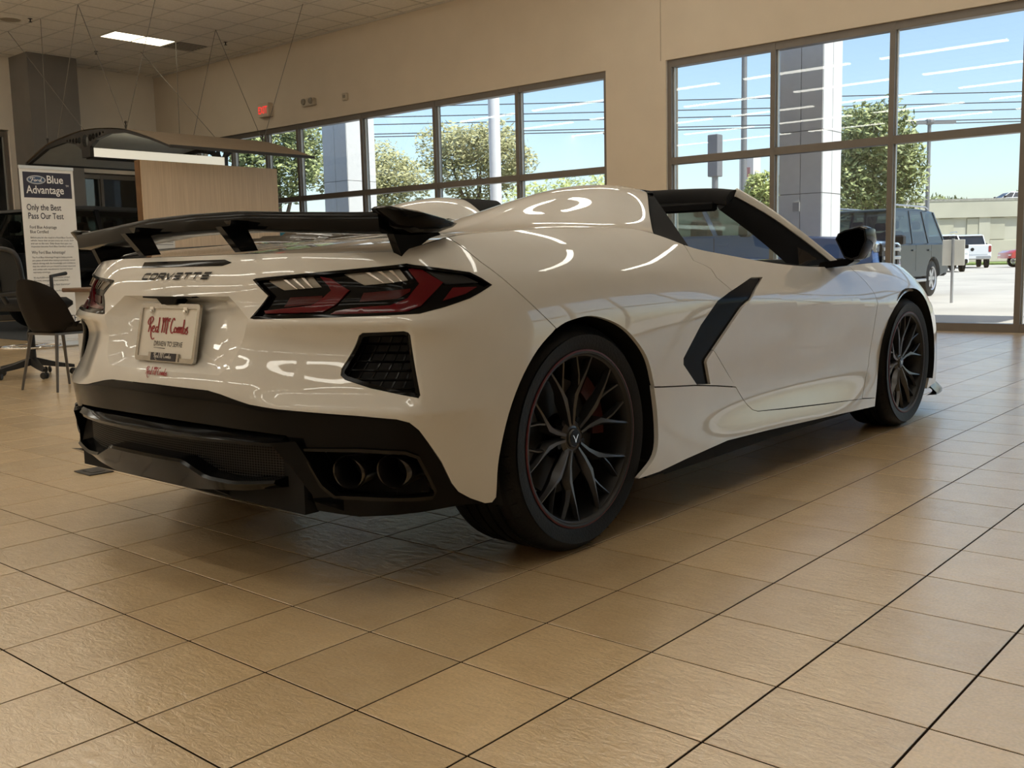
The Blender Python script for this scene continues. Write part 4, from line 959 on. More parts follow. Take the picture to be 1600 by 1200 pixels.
    for k in range(5):
        a = R(72*k+18+36); mb = MB(); mb.lathe([(.0001, -h+.050), (.009, -h+.050), (.010, -h+.058), (.010, -h+.08)], 8, 'y', (.060*math.cos(a), 0, .060*math.sin(a))); mb.build('wheel_nut', m_black, root)
    MB().lathe([(.07, -h+.105), (Rr*.66, -h+.105), (Rr*.66, -h+.128), (.07, -h+.128)], 48, 'y').build('brake_disc', m_disc, root, smooth=40)
    pts = [(Rr*.74*math.cos(a), -h+.115, Rr*.74*math.sin(a)) for a in np.linspace(R(-5), R(52), 8)]
    rings = [[(p[0]*k, yy_, p[2]*k) for k, yy_ in ((.80, -h+.085), (1.10, -h+.085), (1.10, -h+.15), (.80, -h+.15))] for p in pts]
    MB().loft(rings, True, True).build('brake_caliper', m_calip, root, smooth=30)
    return root
wr = make_wheel(.342, .300, .2655, 'rear_wheel'); wr.location = (.025, -.792, .3405)
wf_ = make_wheel(.325, .245, .2520, 'front_wheel'); wf_.location = (2.75, -.820, .3235)
for src, nm in ((wr, 'rear_wheel'), (wf_, 'front_wheel')):
    c = copy_tree(src, car); c.location = (src.location.x, -src.location.y, src.location.z); c.rotation_euler = (0, 0, math.pi)
# ================================================================ THINGS INSIDE THE SHOWROOM
def flat_holes(poly, holes, axis, d0, d1, h=.2):
    """plate with real holes: polygon in 2D, extruded from d0 to d1 along axis"""
    loops = [poly]+list(holes); pts = []; edges = []
    for L in loops:
        o = len(pts); pts += L; edges += [(o+i, o+(i+1) % len(L)) for i in range(len(L))]
    rv, _, rf, *_ = delaunay_2d_cdt([Vector(p) for p in pts], edges, [], 0, 1e-6)
    rv = np.array([tuple(v) for v in rv]); cen = np.array([rv[list(f)].mean(0) for f in rf]); keep = inside(poly, cen)
    for L in loops[1:]: keep &= ~inside(L, cen)
    F = [tuple(f) for f, k in zip(rf, keep) if k]
    def P(p, d): return {'y': (p[0], d, p[1]), 'x': (d, p[0], p[1]), 'z': (p[0], p[1], d)}[axis]
    n = len(rv); mb = MB(); mb.add([P(p, d0) for p in rv]+[P(p, d1) for p in rv], F+[tuple(i+n for i in reversed(f)) for f in F])
    ec = {}
    for f in F:
        for i in range(len(f)): ec[(f[i], f[(i+1) % len(f)])] = 1
    mb.f += [(a, b, b+n, a+n) for a, b in ec if (b, a) not in ec]
    return mb
def circ(cx, cy, r, n=16, ky=1.): return [(cx+r*math.cos(2*math.pi*k/n), cy+ky*r*math.sin(2*math.pi*k/n)) for k in range(n)]
# --- hanging canopy with ribs, light beam and cables
XA, XB = 5.37, 7.75
m_rib = mat('black_rib_steel', (.030, .026, .022), .5)
m_top = mat('taupe_canopy_cloth', (.36, .28, .20), .8, noise=.04)
m_und = mat('pale_canopy_lining', (.55, .55, .50), .6, noise=.04)
cn = thing('hanging_canopy', 'curved taupe canopy with black ribs hung on cables over the wood partition', 'canopy', (0, 0, 0))
OUTL = [(14.45, 2.69), (13.73, 2.90), (13.1, 2.975), (12.47, 3.014), (11.85, 2.985), (11.25, 2.91), (10.60, 2.745), (10.03, 2.571)]
ol = catmull(np.array(OUTL), 6)
INN = [(10.03, 2.545), (10.6, 2.715), (11.25, 2.872), (11.7, 2.90), (12.1, 2.85), (12.30, 2.76), (12.305, 2.615), (12.56, 2.615), (12.565, 2.74), (12.75, 2.84), (13.1, 2.90), (13.73, 2.855), (14.45, 2.665)]
hol = [circ(12.43, 2.86, .095)] + [circ(12.27-.10*k-.02*k*0, 2.895+.010*k, .055-.009*k) for k in range(5)] + [circ(12.61+.10*k, 2.885+.008*k, .052-.0085*k) for k in range(5)]
ribpoly = [tuple(p) for p in ol]+INN
for x in (XA, XB):
    flat_holes(ribpoly, hol, 'x', x-.03, x+.03).build('rib', m_rib, cn)
for a in range(len(OUTL)-1):
    seg = catmull(np.array(OUTL), 6)[a*6:a*6+7]
    V = [(x, p[0], p[1]+.012) for x in (XA-.05, XB+.05) for p in seg]; n = len(seg)
    MB().add(V, grid_faces(2, n)).build('roof_panel', m_top, cn, smooth=60)
    V = [(x, p[0], p[1]-.006) for x in (XA+.03, XB-.03) for p in seg]
    MB().add(V, grid_faces(2, n)).build('lining_panel', m_und, cn, smooth=60)
MB().box((XA-.05, 9.99, 2.545), (XB+.05, 10.03, 2.585)).build('edge_bar', m_rib, cn); MB().box((XA-.05, 14.44, 2.66), (XB+.05, 14.48, 2.70)).build('edge_bar', m_rib, cn)
MB().box((XA+.03, 12.32, 2.62), (XB-.03, 12.54, 2.755)).build('light_beam', mat('light_beam_diffuser', (.85, .83, .75), .5, emit=(1, .93, .74), estr=.6), cn)
MB().box((XA+.03, 12.31, 2.60), (XB-.03, 12.55, 2.62)).build('beam_tray', m_rib, cn)
m_cable = mat('steel_cable', (.20, .185, .16), .5, metal=.4)
for x in (XA, XB):
    for p, q in (((11.25, 2.91), (12.41, CZ)), ((11.25, 2.91), (10.05, CZ)), ((13.73, 2.90), (13.65, CZ)), ((12.47, 3.01), (13.65+1.2, CZ)), ((13.4, 2.95), (12.41, CZ))):
        MB().tube([(x, p[0], p[1]), (x, q[0], q[1])], .0055, 5).build('cable', m_cable, cn)
    for p in ((11.25, 2.91), (13.73, 2.90)):
        mb = MB(); mb.tube([(x, p[0], p[1]-.01), (x, p[0], p[1]+.10)], .012, 6); mb.ball((x, p[0], p[1]+.11), .022, 8, 6); mb.build('turnbuckle', m_rib, cn)
# --- wood partition
def wood_mat():
    m = bpy.data.materials.new('oak_veneer'); m.use_nodes = True; n = m.node_tree; L = n.links.new; b = n.nodes['Principled BSDF']
    tc = n.nodes.new('ShaderNodeTexCoord'); mp = n.nodes.new('ShaderNodeMapping'); mp.inputs['Scale'].default_value = (34, 34, 1.1); L(tc.outputs['Object'], mp.inputs[0])
    nz = n.nodes.new('ShaderNodeTexNoise'); nz.inputs['Scale'].default_value = 1.6; nz.inputs['Detail'].default_value = 6; L(mp.outputs[0], nz.inputs['Vector'])
    r = n.nodes.new('ShaderNodeValToRGB'); e = r.color_ramp.elements; e[0].position = .3; e[0].color = (.68, .51, .34, 1); e[1].position = .7; e[1].color = (.80, .62, .43, 1)
    L(nz.outputs['Fac'], r.inputs[0]); L(r.outputs[0], b.inputs['Base Color']); b.inputs['Roughness'].default_value = .5
    return m
m_wood = wood_mat()
wp = thing('wood_partition', 'tall oak veneer partition panel beneath the hanging canopy', 'partition', (0, 0, 0))
MB().box((5.37, 10.915, 0), (7.75, 11.07, 2.455)).build('panel', m_wood, wp)
MB().box((5.355, 10.93, 0), (5.37, 11.055, 2.45)).build('edge_band', mat('oak_edge_dark', (.20, .105, .045), .5, noise=.15), wp)
m_paper = mat('paper_white', (.80, .79, .76), .7); m_ink = mat('print_grey', (.16, .16, .17), .7)
pn = thing('paper_notice', 'white printed sheet pinned on the oak partition', 'notice', (0, 0, 0))
MB().box((5.42, 10.908, 1.18), (5.84, 10.9145, 1.47)).build('sheet', m_paper, pn)
for k in range(6): MB().box((5.45, 10.9055, 1.42-.036*k), (5.45+.36*(1 if k % 3 else .7), 10.9078, 1.428-.036*k)).build('text_line', m_ink, pn)
# --- roll-up banner
m_fab = mat('banner_fabric', (.80, .80, .79), .55, noise=.02); m_navy = mat('banner_navy', (.030, .030, .052), .5); m_btxt = mat('banner_dark_print', (.045, .048, .075), .6); m_bwhite = mat('banner_white_print', (.82, .82, .82), .55)
BX0, BX1, BYY = 2.80, 3.42, 9.0
bn = thing('rollup_banner', 'tall white roll-up banner with a navy logo block and printed text', 'banner', ((BX0+BX1)/2, BYY, 0))
bn_loc = Vector(((BX0+BX1)/2, BYY, 0))
def bput(o): o.location = (-bn_loc.x, -bn_loc.y, 0); return o
bput(MB().box((BX0, BYY, .09), (BX1, BYY+.004, 2.07)).build('fabric', m_fab, bn)); bput(MB().box((BX0-.004, BYY-.008, 2.05), (BX1+.004, BYY+.014, 2.085)).build('top_rail', mat('banner_alloy', (.6, .6, .6), .3, metal=.8), bn))
bput(MB().cbox((BX0-.01, BYY-.10, 0), (BX1+.01, BYY+.12, .09), .02).build('base_cassette', mat('banner_alloy'), bn)); bput(MB().tube([((BX0+BX1)/2, BYY+.03, .08), ((BX0+BX1)/2, BYY+.02, 2.05)], .010).build('support_pole', mat('banner_alloy'), bn))
bput(MB().box((BX0+.035, BYY-.0015, 1.725), (BX1-.03, BYY, 2.015)).build('logo_block', m_navy, bn))
def btext(name, txt, x, z, size, m_=None, width=None, bold=0., dy=.0028):
    V, F = text_geo(txt, size, bold=bold)
    if width: k = width/max(v[0] for v in V); V = [(v[0]*k, v[1], v[2]) for v in V]
    V, F = placed(V, F, (x, BYY-dy, z), (1, 0, 0), (0, 0, 1), (0, -1, 0)); return bput(mesh(name, V, F, m_ or m_btxt, bn, fix=False))
btext('headline', 'Blue', 3.10, 1.895, .125, m_bwhite, .195, .0015, .003); btext('headline', 'Advantage', 2.865, 1.775, .125, m_bwhite, .43, .0015, .003); btext('trademark', 'TM', 3.32, 1.86, .03, m_bwhite, .035, 0, .003)
E_ = lambda a, b, n=28: [(a*math.cos(2*math.pi*k/n), b*math.sin(2*math.pi*k/n)) for k in range(n)]
def oval(name, a, b, dy, m_): bput(mesh(name, [(2.985+x, BYY-dy, 1.928+z) for x, z in E_(a, b)], [tuple(range(28))], m_, bn, fix=False))
oval('logo_oval', .108, .048, .0022, m_bwhite); oval('logo_oval_rim', .103, .044, .0026, mat('logo_steel_blue', (.10, .17, .28), .4)); oval('logo_oval_line', .097, .039, .0029, m_bwhite); oval('logo_oval_field', .094, .0365, .0032, mat('logo_blue', (.045, .085, .17), .4))
FS = [[(.02, .52), (.10, .80), (.42, .86), (.70, .78)], [(.36, .84), (.30, .4), (.16, .05), (.02, .02)], [(.14, .45), (.48, .48)],
      [(.66, .40), (.54, .30), (.58, .08), (.74, .12), (.76, .36), (.66, .40), (.86, .36)], [(.92, .38), (.90, .08)], [(.92, .26), (1.02, .42), (1.12, .36)],
      [(1.40, .36), (1.26, .38), (1.18, .18), (1.30, .04), (1.42, .26)], [(1.58, .86), (1.48, .4), (1.46, .08), (1.58, .06), (1.66, .14)]]
V, F = strokes_geo([[(a*.083-.07, b*.052-.021) for a, b in s_] for s_ in FS], .0040, nib=.3); V, F = placed(V, F, (2.985, BYY-.0036, 1.928), (1, 0, 0), (0, 0, 1), (0, -1, 0)); bput(mesh('logo_script', V, F, m_bwhite, bn, fix=False))
btext('subhead', 'Only the Best', 2.85, 1.585, .098, None, .40, .0008); btext('subhead', 'Pass Our Test', 2.86, 1.487, .098, None, .41, .0008)
zz = 1.375
for s_, wd, sz, gap in (('Ford Blue Advantage', .31, .05, .052), ('Blue Certified', .21, .05, .058), ('Before you hit the road in a Ford Blue Certified', .50, .026, .034), ('vehicle, know that we put every car, truck, SUV', .50, .026, .034), ('and van to the test. Only those that pass our', .48, .026, .034), ('inspection become Ford Blue Certified vehicles.', .50, .026, .075),
                    ('Why Ford Blue Advantage?', .39, .048, .050), ('The Ford Blue Advantage Program helps provide', .47, .026, .034), ('you peace of mind when buying a previously owned', .50, .026, .034), ('vehicle driving with the knowledge and confidence', .50, .026, .034), ('that the vehicle you purchased has been inspected', .50, .026, .034), ('and comes with manufacturer backed limited', .46, .026, .034), ('warranty coverage.', .20, .026, .062),
                    ('90-day/4,000-mile Comprehensive Limited', .42, .027, .034), ('Warranty coverage (whichever comes first)', .40, .027, .050), ('14-day/1,000-mile Money Back Guarantee*', .42, .027, .07), ('172-point inspection by certified technicians', .44, .027, .05)):
    btext('text_line', s_, 2.868, zz, sz, None, wd); zz -= gap
btext('footer_line', 'T IN SOUTH', 2.90, .30, .095, None, .46, .001)
# --- dark carpet area under the canopy
cp = MB().box((3.40, 9.6, .0), (9.0, 16.15, .007)).build('carpet', mat('slate_carpet', (.050, .056, .064), .95, noise=.15, nscale=40, bump=.3, bscale=300)); tag(cp, 'slate grey carpet laid over the tiles under the canopy', 'carpet')
# --- side chair (dark shell, splayed legs)
m_shell = mat('dark_brown_shell', (.010, .007, .005), .6, spec=.2, noise=.1); m_leg = mat('grey_chair_leg', (.115, .105, .095), .4, metal=.5)
sc_ = thing('side_chair', 'dark brown shell side chair on four splayed grey legs beside the car', 'chair', (1.17, 4.78, 0), R(-80))
rings = []
for i, f in enumerate(np.linspace(0, 1, 16)):        # from the front edge of the seat, back and up; chair faces +y (away from the view)
    if f < .5: g = f/.5; y = .24-.42*g; z = .455-.03*math.sin(g*math.pi*.8); half = .225+.03*g; curl = .05+.05*g
    else: g = (f-.5)/.5; y = -.18-.10*math.sin(g*math.pi/2); z = .455+.37*g; half = .255-.02*g-.06*g**4; curl = .10-.02*g
    row = []
    for s_ in np.linspace(-1, 1, 15):
        k = abs(s_); lift = curl*max(0, k-.45)**1.6*2.2 if f < .5 else 0; fwd = (curl*1.5)*max(0, k-.35)**1.7*2.0 if f >= .45 else 0
        row.append((s_*half, y+fwd, z+lift+(-.07*k**3*max(0, (f-.75)/.25) if f > .75 else 0)))
    rings.append(row)
V = [p for r_ in rings for p in r_]; n = len(V)
sh = MB(); sh.add(V, grid_faces(16, 15)); sh.add([(x, y-.010, z-.010) for x, y, z in V], grid_faces(16, 15)); sh.build('shell', m_shell, sc_, smooth=60, fix=False)
for sx in (-1, 1):
    for sy in (-1, 1):
        MB().tube([(sx*.15, sy*.13-.02, .425), (sx*.21, sy*.20-.02, 0)], [.014, .009], 8).build('leg', m_leg, sc_, smooth=60)
MB().box((-.16, -.17, .412), (.16, .13, .428)).build('seat_bracket', m_leg, sc_)
# --- drafting stool with foot ring
m_stool = mat('black_stool_plastic', (.012, .012, .013), .45); m_mesh = mat('black_mesh_back', (.02, .022, .024), .8, noise=.2, nscale=200)
st_ = thing('drafting_chair', 'black mesh-back swivel chair with chrome foot ring on a five-star castor base', 'chair', (1.42, 5.88, 0), R(25))
for k in range(5):
    a = R(72*k+20); c_, s_ = math.cos(a), math.sin(a)
    MB().loft([[(c_*r_-s_*w_, s_*r_+c_*w_, z) for w_, z in ((-w2, z0), (w2, z0), (w2*.6, z1), (-w2*.6, z1))] for r_, w2, z0, z1 in ((.03, .035, .10, .16), (.18, .026, .075, .115), (.32, .018, .06, .085))], True, True).build('base_arm', m_stool, st_, smooth=40)
    ca = MB(); 
    for q in (-.016, .016): ca.lathe([(.0001, -.010), (.024, -.010), (.028, -.005), (.028, .005), (.024, .010), (.0001, .010)], 14, 'y', (0, q, .028))
    ca.v = [(c_*.31+x*math.cos(a+.6)-y*math.sin(a+.6), s_*.31+x*math.sin(a+.6)+y*math.cos(a+.6), z) for x, y, z in ca.v]; ca.build('castor', m_stool, st_, smooth=40)
MB().lathe([(.03, .10), (.03, .38), (.018, .39), (.018, .56)], 14, 'z').build('gas_column', m_stool, st_, smooth=40)
MB().tube([(.235*math.cos(a), .235*math.sin(a), .255) for a in np.linspace(0, 2*math.pi, 36, endpoint=False)], .010, 8, closed=True).build('foot_ring', m_chrome, st_, smooth=60)
for k in range(3): a = R(120*k+10); MB().tube([(.03*math.cos(a), .03*math.sin(a), .25), (.235*math.cos(a), .235*math.sin(a), .255)], .007, 6).build('ring_spoke', m_chrome, st_, smooth=60)
MB().cbox((-.25, -.24, .56), (.25, .25, .66), .035).build('seat', mat('black_seat_fabric', (.015, .015, .016), .85), st_, smooth=50)
bk = thing_back = MB()
loop = [(-.30, y, z) for y, z in ((-.20, .72), (-.23, .85), (-.21, 1.0), (-.12, 1.06), (.12, 1.06), (.21, 1.0), (.23, .85), (.20, .72))]
loop = [(x-.10*(z-.72), y, z) for x, y, z in loop]
fr = bk.tube(list(catmull(np.array(loop), 5, True)), .020, 8, closed=True).build('back_frame', m_stool, st_, smooth=60)
MB().add(loop, [tuple(range(8))]).build('back_mesh', m_mesh, st_)
MB().tube([(0, 0, .57), (-.22, 0, .60), (-.31, 0, .74), (-.33, 0, .90)], .022, 8).build('back_post', m_stool, st_, smooth=60)
for s_ in (-1, 1): MB().tube([(-.05, s_*.22, .60), (-.05, s_*.29, .64), (-.05, s_*.29, .84), (.14, s_*.28, .86)], .016, 8).build('armrest', m_stool, st_, smooth=60)
# --- desk behind the chair
dk = thing('desk', 'small white desk with a brown top edge behind the dark side chair', 'desk', (0, 0, 0))
MB().cbox((1.58, 4.95, .705), (2.75, 5.60, .74), .006).build('desk_top', mat('brown_desk_top', (.16, .085, .045), .4, noise=.12), dk)
m_dw = mat('white_desk_laminate', (.74, .74, .73), .4)
for x in (1.66, 2.62): MB().box((x, 5.0, 0), (x+.04, 5.54, .705)).build('desk_leg', m_dw, dk)
MB().box((1.70, 5.26, .25), (2.62, 5.29, .70)).build('modesty_panel', m_dw, dk)
# --- wall fittings
ex = thing('exit_sign', 'small illuminated red exit sign on the beige wall', 'exit sign', (WX, 13.06, 3.75))
MB().cbox((-.11, -.17, -.12), (0, .15, .13), .012).build('housing', mat('sign_housing', (.62, .52, .40), .6), ex)
V, F = text_geo('EXIT', .19, align='CENTER', bold=.004); k = .27/(max(v[0] for v in V)-min(v[0] for v in V)); V = [(v[0]*k, v[1]*.95, v[2]) for v in V]
V, F = placed(V, F, (-.1125, 0, -.055), (0, -1, 0), (0, 0, 1), (-1, 0, 0)); mesh('letters', V, F, mat('exit_red', (.5, .02, .02), .5, emit=(1, .05, .04), estr=.9), ex, fix=False)
em = thing('emergency_light', 'twin emergency light unit on the beige wall beside the exit sign', 'wall light', (WX, 11.80, 3.75))
MB().cbox((-.07, -.17, -.06), (0, .17, .07), .015).build('housing', mat('ivory_plastic', (.52, .45, .35), .6), em)
for y in (-.10, .10): MB().lathe([(.0001, -.10), (.05, -.095), (.055, -.07)], 14, 'x', (0, y, .02)).build('lamp_head', mat('lamp_lens', (.25, .22, .18), .2), em)
hb = thing('horn_strobe', 'small square alarm sounder on the beige wall above the windows', 'alarm', (WX, 10.83, 3.735))
MB().cbox((-.045, -.06, -.06), (0, .06, .06), .010).build('body', mat('ivory_plastic'), hb); MB().box((-.055, -.03, -.02), (-.045, .03, .03)).build('strobe_lens', mat('lamp_lens'), hb)
# ceiling fittings
vt_ = thing('air_vent', 'square slotted air vent in the ceiling beside the recessed light', 'air vent', (gx0+4*CP, gy0, CZ))
MB().box((.01, .01, .004), (CP-.01, CP-.01, .018)).build('backing', mat('vent_dark', (.03, .03, .03), .8), vt_)
for k in range(5): MB().add([(.04, .06+.105*k, -.006), (CP-.04, .06+.105*k, -.006), (CP-.04, .125+.105*k, -.002), (.04, .125+.105*k, -.002)], [(0, 1, 2, 3)]).build('slat', m_tin, vt_)
sp_ = thing('ceiling_speaker', 'round perforated speaker flush in the ceiling tile', 'speaker', (5.06, 14.02, CZ)); MB().lathe([(.0001, -.010), (.13, -.010), (.15, -.006), (.155, 0)], 28, 'z').build('grille', mat('speaker_grille', (.38, .32, .24), .7, noise=.2, nscale=90), sp_, smooth=40); MB().lathe([(.155, -.008), (.170, -.008), (.172, .0)], 28, 'z').build('ring', m_tin, sp_)
for k, (x, y, lb) in enumerate(((5.25, 13.75, 'sprinkler head in the ceiling beside the round speaker'), (7.15, 15.35, 'sprinkler head in the ceiling near the charcoal column'), (8.40, 13.10, 'sprinkler head in the ceiling beside the slotted vent'))):
    s_ = thing('sprinkler_head', lb, 'sprinkler', (x, y, CZ)); MB().lathe([(.035, 0), (.035, -.006), (.0001, -.008)], 12, 'z').build('escutcheon', m_black, s_); mb = MB(); mb.tube([(0, 0, 0), (0, 0, -.05)], .010, 6); mb.lathe([(.0001, -.05), (.028, -.052), (.028, -.056), (.0001, -.056)], 10, 'z'); mb.build('nozzle', m_black, s_)
# dark floor outlet cover
fo_ = thing('floor_outlet', 'dark rectangular outlet cover set in the tiles behind the bumper', 'floor outlet', (-.275, 1.497, 0), R(-2))
MB().cbox((-.055, -.075, 0), (.055, .075, .006), .0025).build('cover_plate', mat('dark_bronze_cover', (.045, .040, .036), .5, metal=.4), fo_); MB().box((-.03, -.045, .006), (.03, .045, .0075)).build('flap', mat('dark_bronze_cover'), fo_)
# window sticker sign
ws = thing('window_poster', 'small blue and white poster standing at the window behind the wood partition', 'poster', (9.1, 12.5, 0))
MB().box((0, -.40, 1.34), (.006, .42, 1.56)).build('sheet', m_paper, ws); MB().box((-.002, -.36, 1.42), (0, .38, 1.53)).build('blue_band', mat('poster_blue', (.10, .42, .62), .6), ws); MB().box((0, -.40, 0), (.02, -.38, 1.34)).build('stand_leg', m_frame, ws); MB().box((0, .38, 0), (.02, .40, 1.34)).build('stand_leg', m_frame, ws)
# ================================================================ OTHER VEHICLES (local x forward, y left)
m_tint = mat_glass('vehicle_glass', (.30, .36, .36)); m_tint_d = mat('privacy_glass', (.012, .014, .016), .06, coat=1.)
def veh_wheel(parent, x, y, r, w_, sg, mrim):
    t = MB().lathe([(r*.66, -w_/2+.01), (r*.86, -w_/2), (r*.97, -w_/2+.03), (r, -w_/2+.06), (r, w_/2-.06), (r*.97, w_/2-.03), (r*.66, w_/2)], 30, 'y', (x, y, r)).build('tyre', m_rubber, parent, smooth=40)
    yo = y+sg*(w_/2-.03)
    rim = MB(); rim.lathe([(r*.66, sg*(w_/2-.005)), (r*.60, sg*(w_/2-.02)), (r*.58, 0)], 30, 'y', (x, y, r)); rim.lathe([(.0001, sg*(w_/2-.03)), (r*.18, sg*(w_/2-.035)), (r*.20, 0)], 14, 'y', (x, y, r))
    for k in range(6):
        a = 2*math.pi*k/6; d = np.array([math.cos(a), math.sin(a)]); n_ = np.array([-d[1], d[0]])
        rim.loft([[(x+d[0]*q+n_[0]*ww, yo-sg*dd, r+d[1]*q+n_[1]*ww) for ww, dd in ((-wd, 0), (wd, 0), (wd, .04), (-wd, .04))] for q, wd in ((r*.12, .05*r/.4), (r*.61, .035*r/.4))], True, True)
    rim.build('wheel_rim', mrim, parent, smooth=40)
def vehicle(name, label, cat_, loc, rz, paint, prof, W_, arches, belt, roof, wb, wr, pillars, glass, rim, extra=None, roof_m=None, group=None, wr_=.39):
    """prof: upper outline (x,z) rear->front; arches: [(x, r)]; belt/roof: (x_rear, x_front, z)"""
    v = thing(name, label, cat_, loc, rz, group)
    zb = min(p[1] for p in prof)
    poly = list(prof); bot = []
    xf, xr = prof[-1][0], prof[0][0]
    for ax, ar in sorted(arches, reverse=True):
        bot += [(ax+ar*math.cos(a), wr_+ar*math.sin(a)) for a in np.linspace(math.asin((zb-wr_)/ar), math.pi-math.asin((zb-wr_)/ar), 14)]
    poly = poly+bot
    ins = offset_poly(poly, .035); rings = [[(x, s_, z) for x, z in q] for s_, q in ((-W_/2, ins), (-W_/2+.05, poly), (W_/2-.05, poly), (W_/2, ins))]
    body = MB().loft(rings, True, True).build('body', paint, v, smooth=35)
    (bx0, bx1, bz), (rx0, rx1, rz_) = belt, roof
    def B(s_, sg): return np.array([bx0+(bx1-bx0)*s_, sg*wb, bz])
    def T(s_, sg): return np.array([rx0+(rx1-rx0)*s_, sg*wr, rz_])
    MB().loft([[(rx0-.02, -wr*.96, rz_+.01), (rx0-.02, wr*.96, rz_+.01), (rx0-.03, wr, rz_-.03), (rx0-.03, -wr, rz_-.03)], [(rx0*.7+rx1*.3, -wr*.9, rz_+.06), (rx0*.7+rx1*.3, wr*.9, rz_+.06), (rx0*.7+rx1*.3, wr+.01, rz_-.02), (rx0*.7+rx1*.3, -wr-.01, rz_-.02)], [(rx0*.25+rx1*.75, -wr*.9, rz_+.055), (rx0*.25+rx1*.75, wr*.9, rz_+.055), (rx0*.25+rx1*.75, wr+.01, rz_-.02), (rx0*.25+rx1*.75, -wr-.01, rz_-.02)], [(rx1+.02, -wr*.96, rz_), (rx1+.02, wr*.96, rz_), (rx1+.03, wr, rz_-.03), (rx1+.03, -wr, rz_-.03)]], True, True).build('roof', roof_m or paint, v, smooth=35)
    for sg in (-1, 1):
        for i, (a, b) in enumerate(pillars):
            if i+1 < len(pillars):
                a2, b2 = pillars[i+1]
                MB().add([B(a, sg), B(a2, sg), T(b2, sg), T(b, sg)], [(0, 1, 2, 3)]).build('side_window', glass, v)
            e = .035; o_ = np.array([0, sg*.012, 0]); ii = np.array([0, -sg*.04, 0]); ex_ = np.array([e, 0, 0])
            MB().loft([[B(a, sg)-ex_+o_, B(a, sg)+ex_+o_, B(a, sg)+ex_+ii, B(a, sg)-ex_+ii], [T(b, sg)-ex_+o_, T(b, sg)+ex_+o_, T(b, sg)+ex_+ii, T(b, sg)-ex_+ii]], True, True).build('window_pillar', paint, v)
        for ax, ar in arches: veh_wheel(v, ax, sg*(W_/2-.14), wr_, .26, sg, rim)
        MB().cbox((bx1-.22, sg*(W_/2+.02)-.03, bz-.03), (bx1-.08, sg*(W_/2+.22)+.0, bz+.16) if sg > 0 else (bx1-.08, sg*(W_/2+.02)+.03, bz+.16), .03).build('door_mirror', m_black, v, smooth=40) if sg > 0 else MB().cbox((bx1-.22, -W_/2-.22, bz-.03), (bx1-.08, -W_/2+.01, bz+.16), .03).build('door_mirror', m_black, v, smooth=40)
        for i in range(1, len(pillars)-1):
            x = (B(pillars[i][0], sg))[0]
            MB().box((x-.004, sg*(W_/2-.0)-.004, zb+.15), (x+.004, sg*(W_/2)+.002, bz-.03)).build('door_gap', m_seam, v)
            MB().cbox((x+.06, sg*(W_/2+.012)-.014, bz-.16), (x+.24, sg*(W_/2+.012)+.014, bz-.125), .006).build('door_handle', paint, v)
    a, b = pillars[0]; MB().add([B(a, -1), B(a, 1), T(b, 1), T(b, -1)], [(0, 1, 2, 3)]).build('rear_window', glass, v)
    a, b = pillars[-1]; MB().add([B(a, -1), B(a, 1), T(b, 1), T(b, -1)], [(0, 1, 2, 3)]).build('windscreen', mat_glass('vehicle_glass'), v)
    MB().box((bx0+.05, -wb+.08, bz-.02), (bx1-.05, wb-.08, bz-.01)).build('cabin_deck', m_soft, v)
    for s_, x in ((-1, bx0+(bx1-bx0)*.50), (1, bx0+(bx1-bx0)*.50), (-1, bx0+(bx1-bx0)*.12), (1, bx0+(bx1-bx0)*.12)):
        mb = MB(); mb.cbox((x-.08, s_*.38-.22, bz-.05), (x+.04, s_*.38+.22, bz+.28), .04); mb.cbox((x-.07, s_*.38-.12, bz+.32), (x+.01, s_*.38+.12, bz+.50), .03); mb.build('seat', m_soft, v, smooth=40)
    if extra: extra(v)
    return v
m_vblue = mat('blue_truck_paint', (.06, .15, .42), .3, coat=1.); m_vdark = mat('dark_slate_paint', (.016, .024, .030), .22, spec=.35); m_vwhite = mat('white_vehicle_paint', (.78, .78, .78), .3, coat=1.)
m_vred = mat('red_vehicle_paint', (.42, .035, .03), .3, coat=1.); m_alloy = mat('bright_alloy', (.45, .45, .46), .3, metal=.8); m_dkrim = mat('dark_alloy', (.05, .05, .055), .35, metal=.7); m_hl = mat('headlamp', (.75, .78, .80), .1, metal=.3, coat=1.); m_tl = mat('tail_lamp_red', (.30, .012, .015), .2, coat=1.)
GZ = -.08
PICK = [(-2.95, .62), (-2.95, .85), (-2.93, 1.32), (-2.90, 1.36), (-1.15, 1.36), (-1.12, 1.30), (.95, 1.28), (1.25, 1.27), (2.35, 1.21), (2.72, 1.14), (2.86, 1.00), (2.90, .70), (2.90, .50)]
PPIL = [(0, .06), (.36, .40), (.70, .72), (1., .97)]
def pick_extra(v):
    MB().cbox((-3.02, -.98, .52), (-2.90, .98, .72), .03).build('rear_bumper', m_alloy, v, smooth=40); MB().box((-2.965, -.84, .80), (-2.945, .84, 1.30)).build('tailgate', v.children[0].data.materials[0], v)
    for s_ in (-1, 1): MB().cbox((-2.97, s_*.93-.07, .92), (-2.90, s_*.93+.07, 1.28), .02).build('tail_lamp', m_tl, v); MB().cbox((2.60, s_*.86-.13, .95), (2.88, s_*.86+.13, 1.12), .03).build('headlamp', m_hl, v)
    MB().cbox((2.84, -.98, .46), (2.98, .98, .66), .04).build('front_bumper', m_alloy, v, smooth=40)
    gr_ = MB().cbox((2.80, -.72, .68), (2.915, .72, 1.10), .03).build('grille', m_black, v)
    for k in range(3): MB().cbox((2.90, -.70, .73+.13*k), (2.94, .70, .78+.13*k), .008).build('grille_bar', m_alloy, gr_)
    for y in (-.45, -.15, .15, .45): MB().box((2.905, y-.015, .70), (2.93, y+.015, 1.08)).build('grille_upright', m_black, gr_)
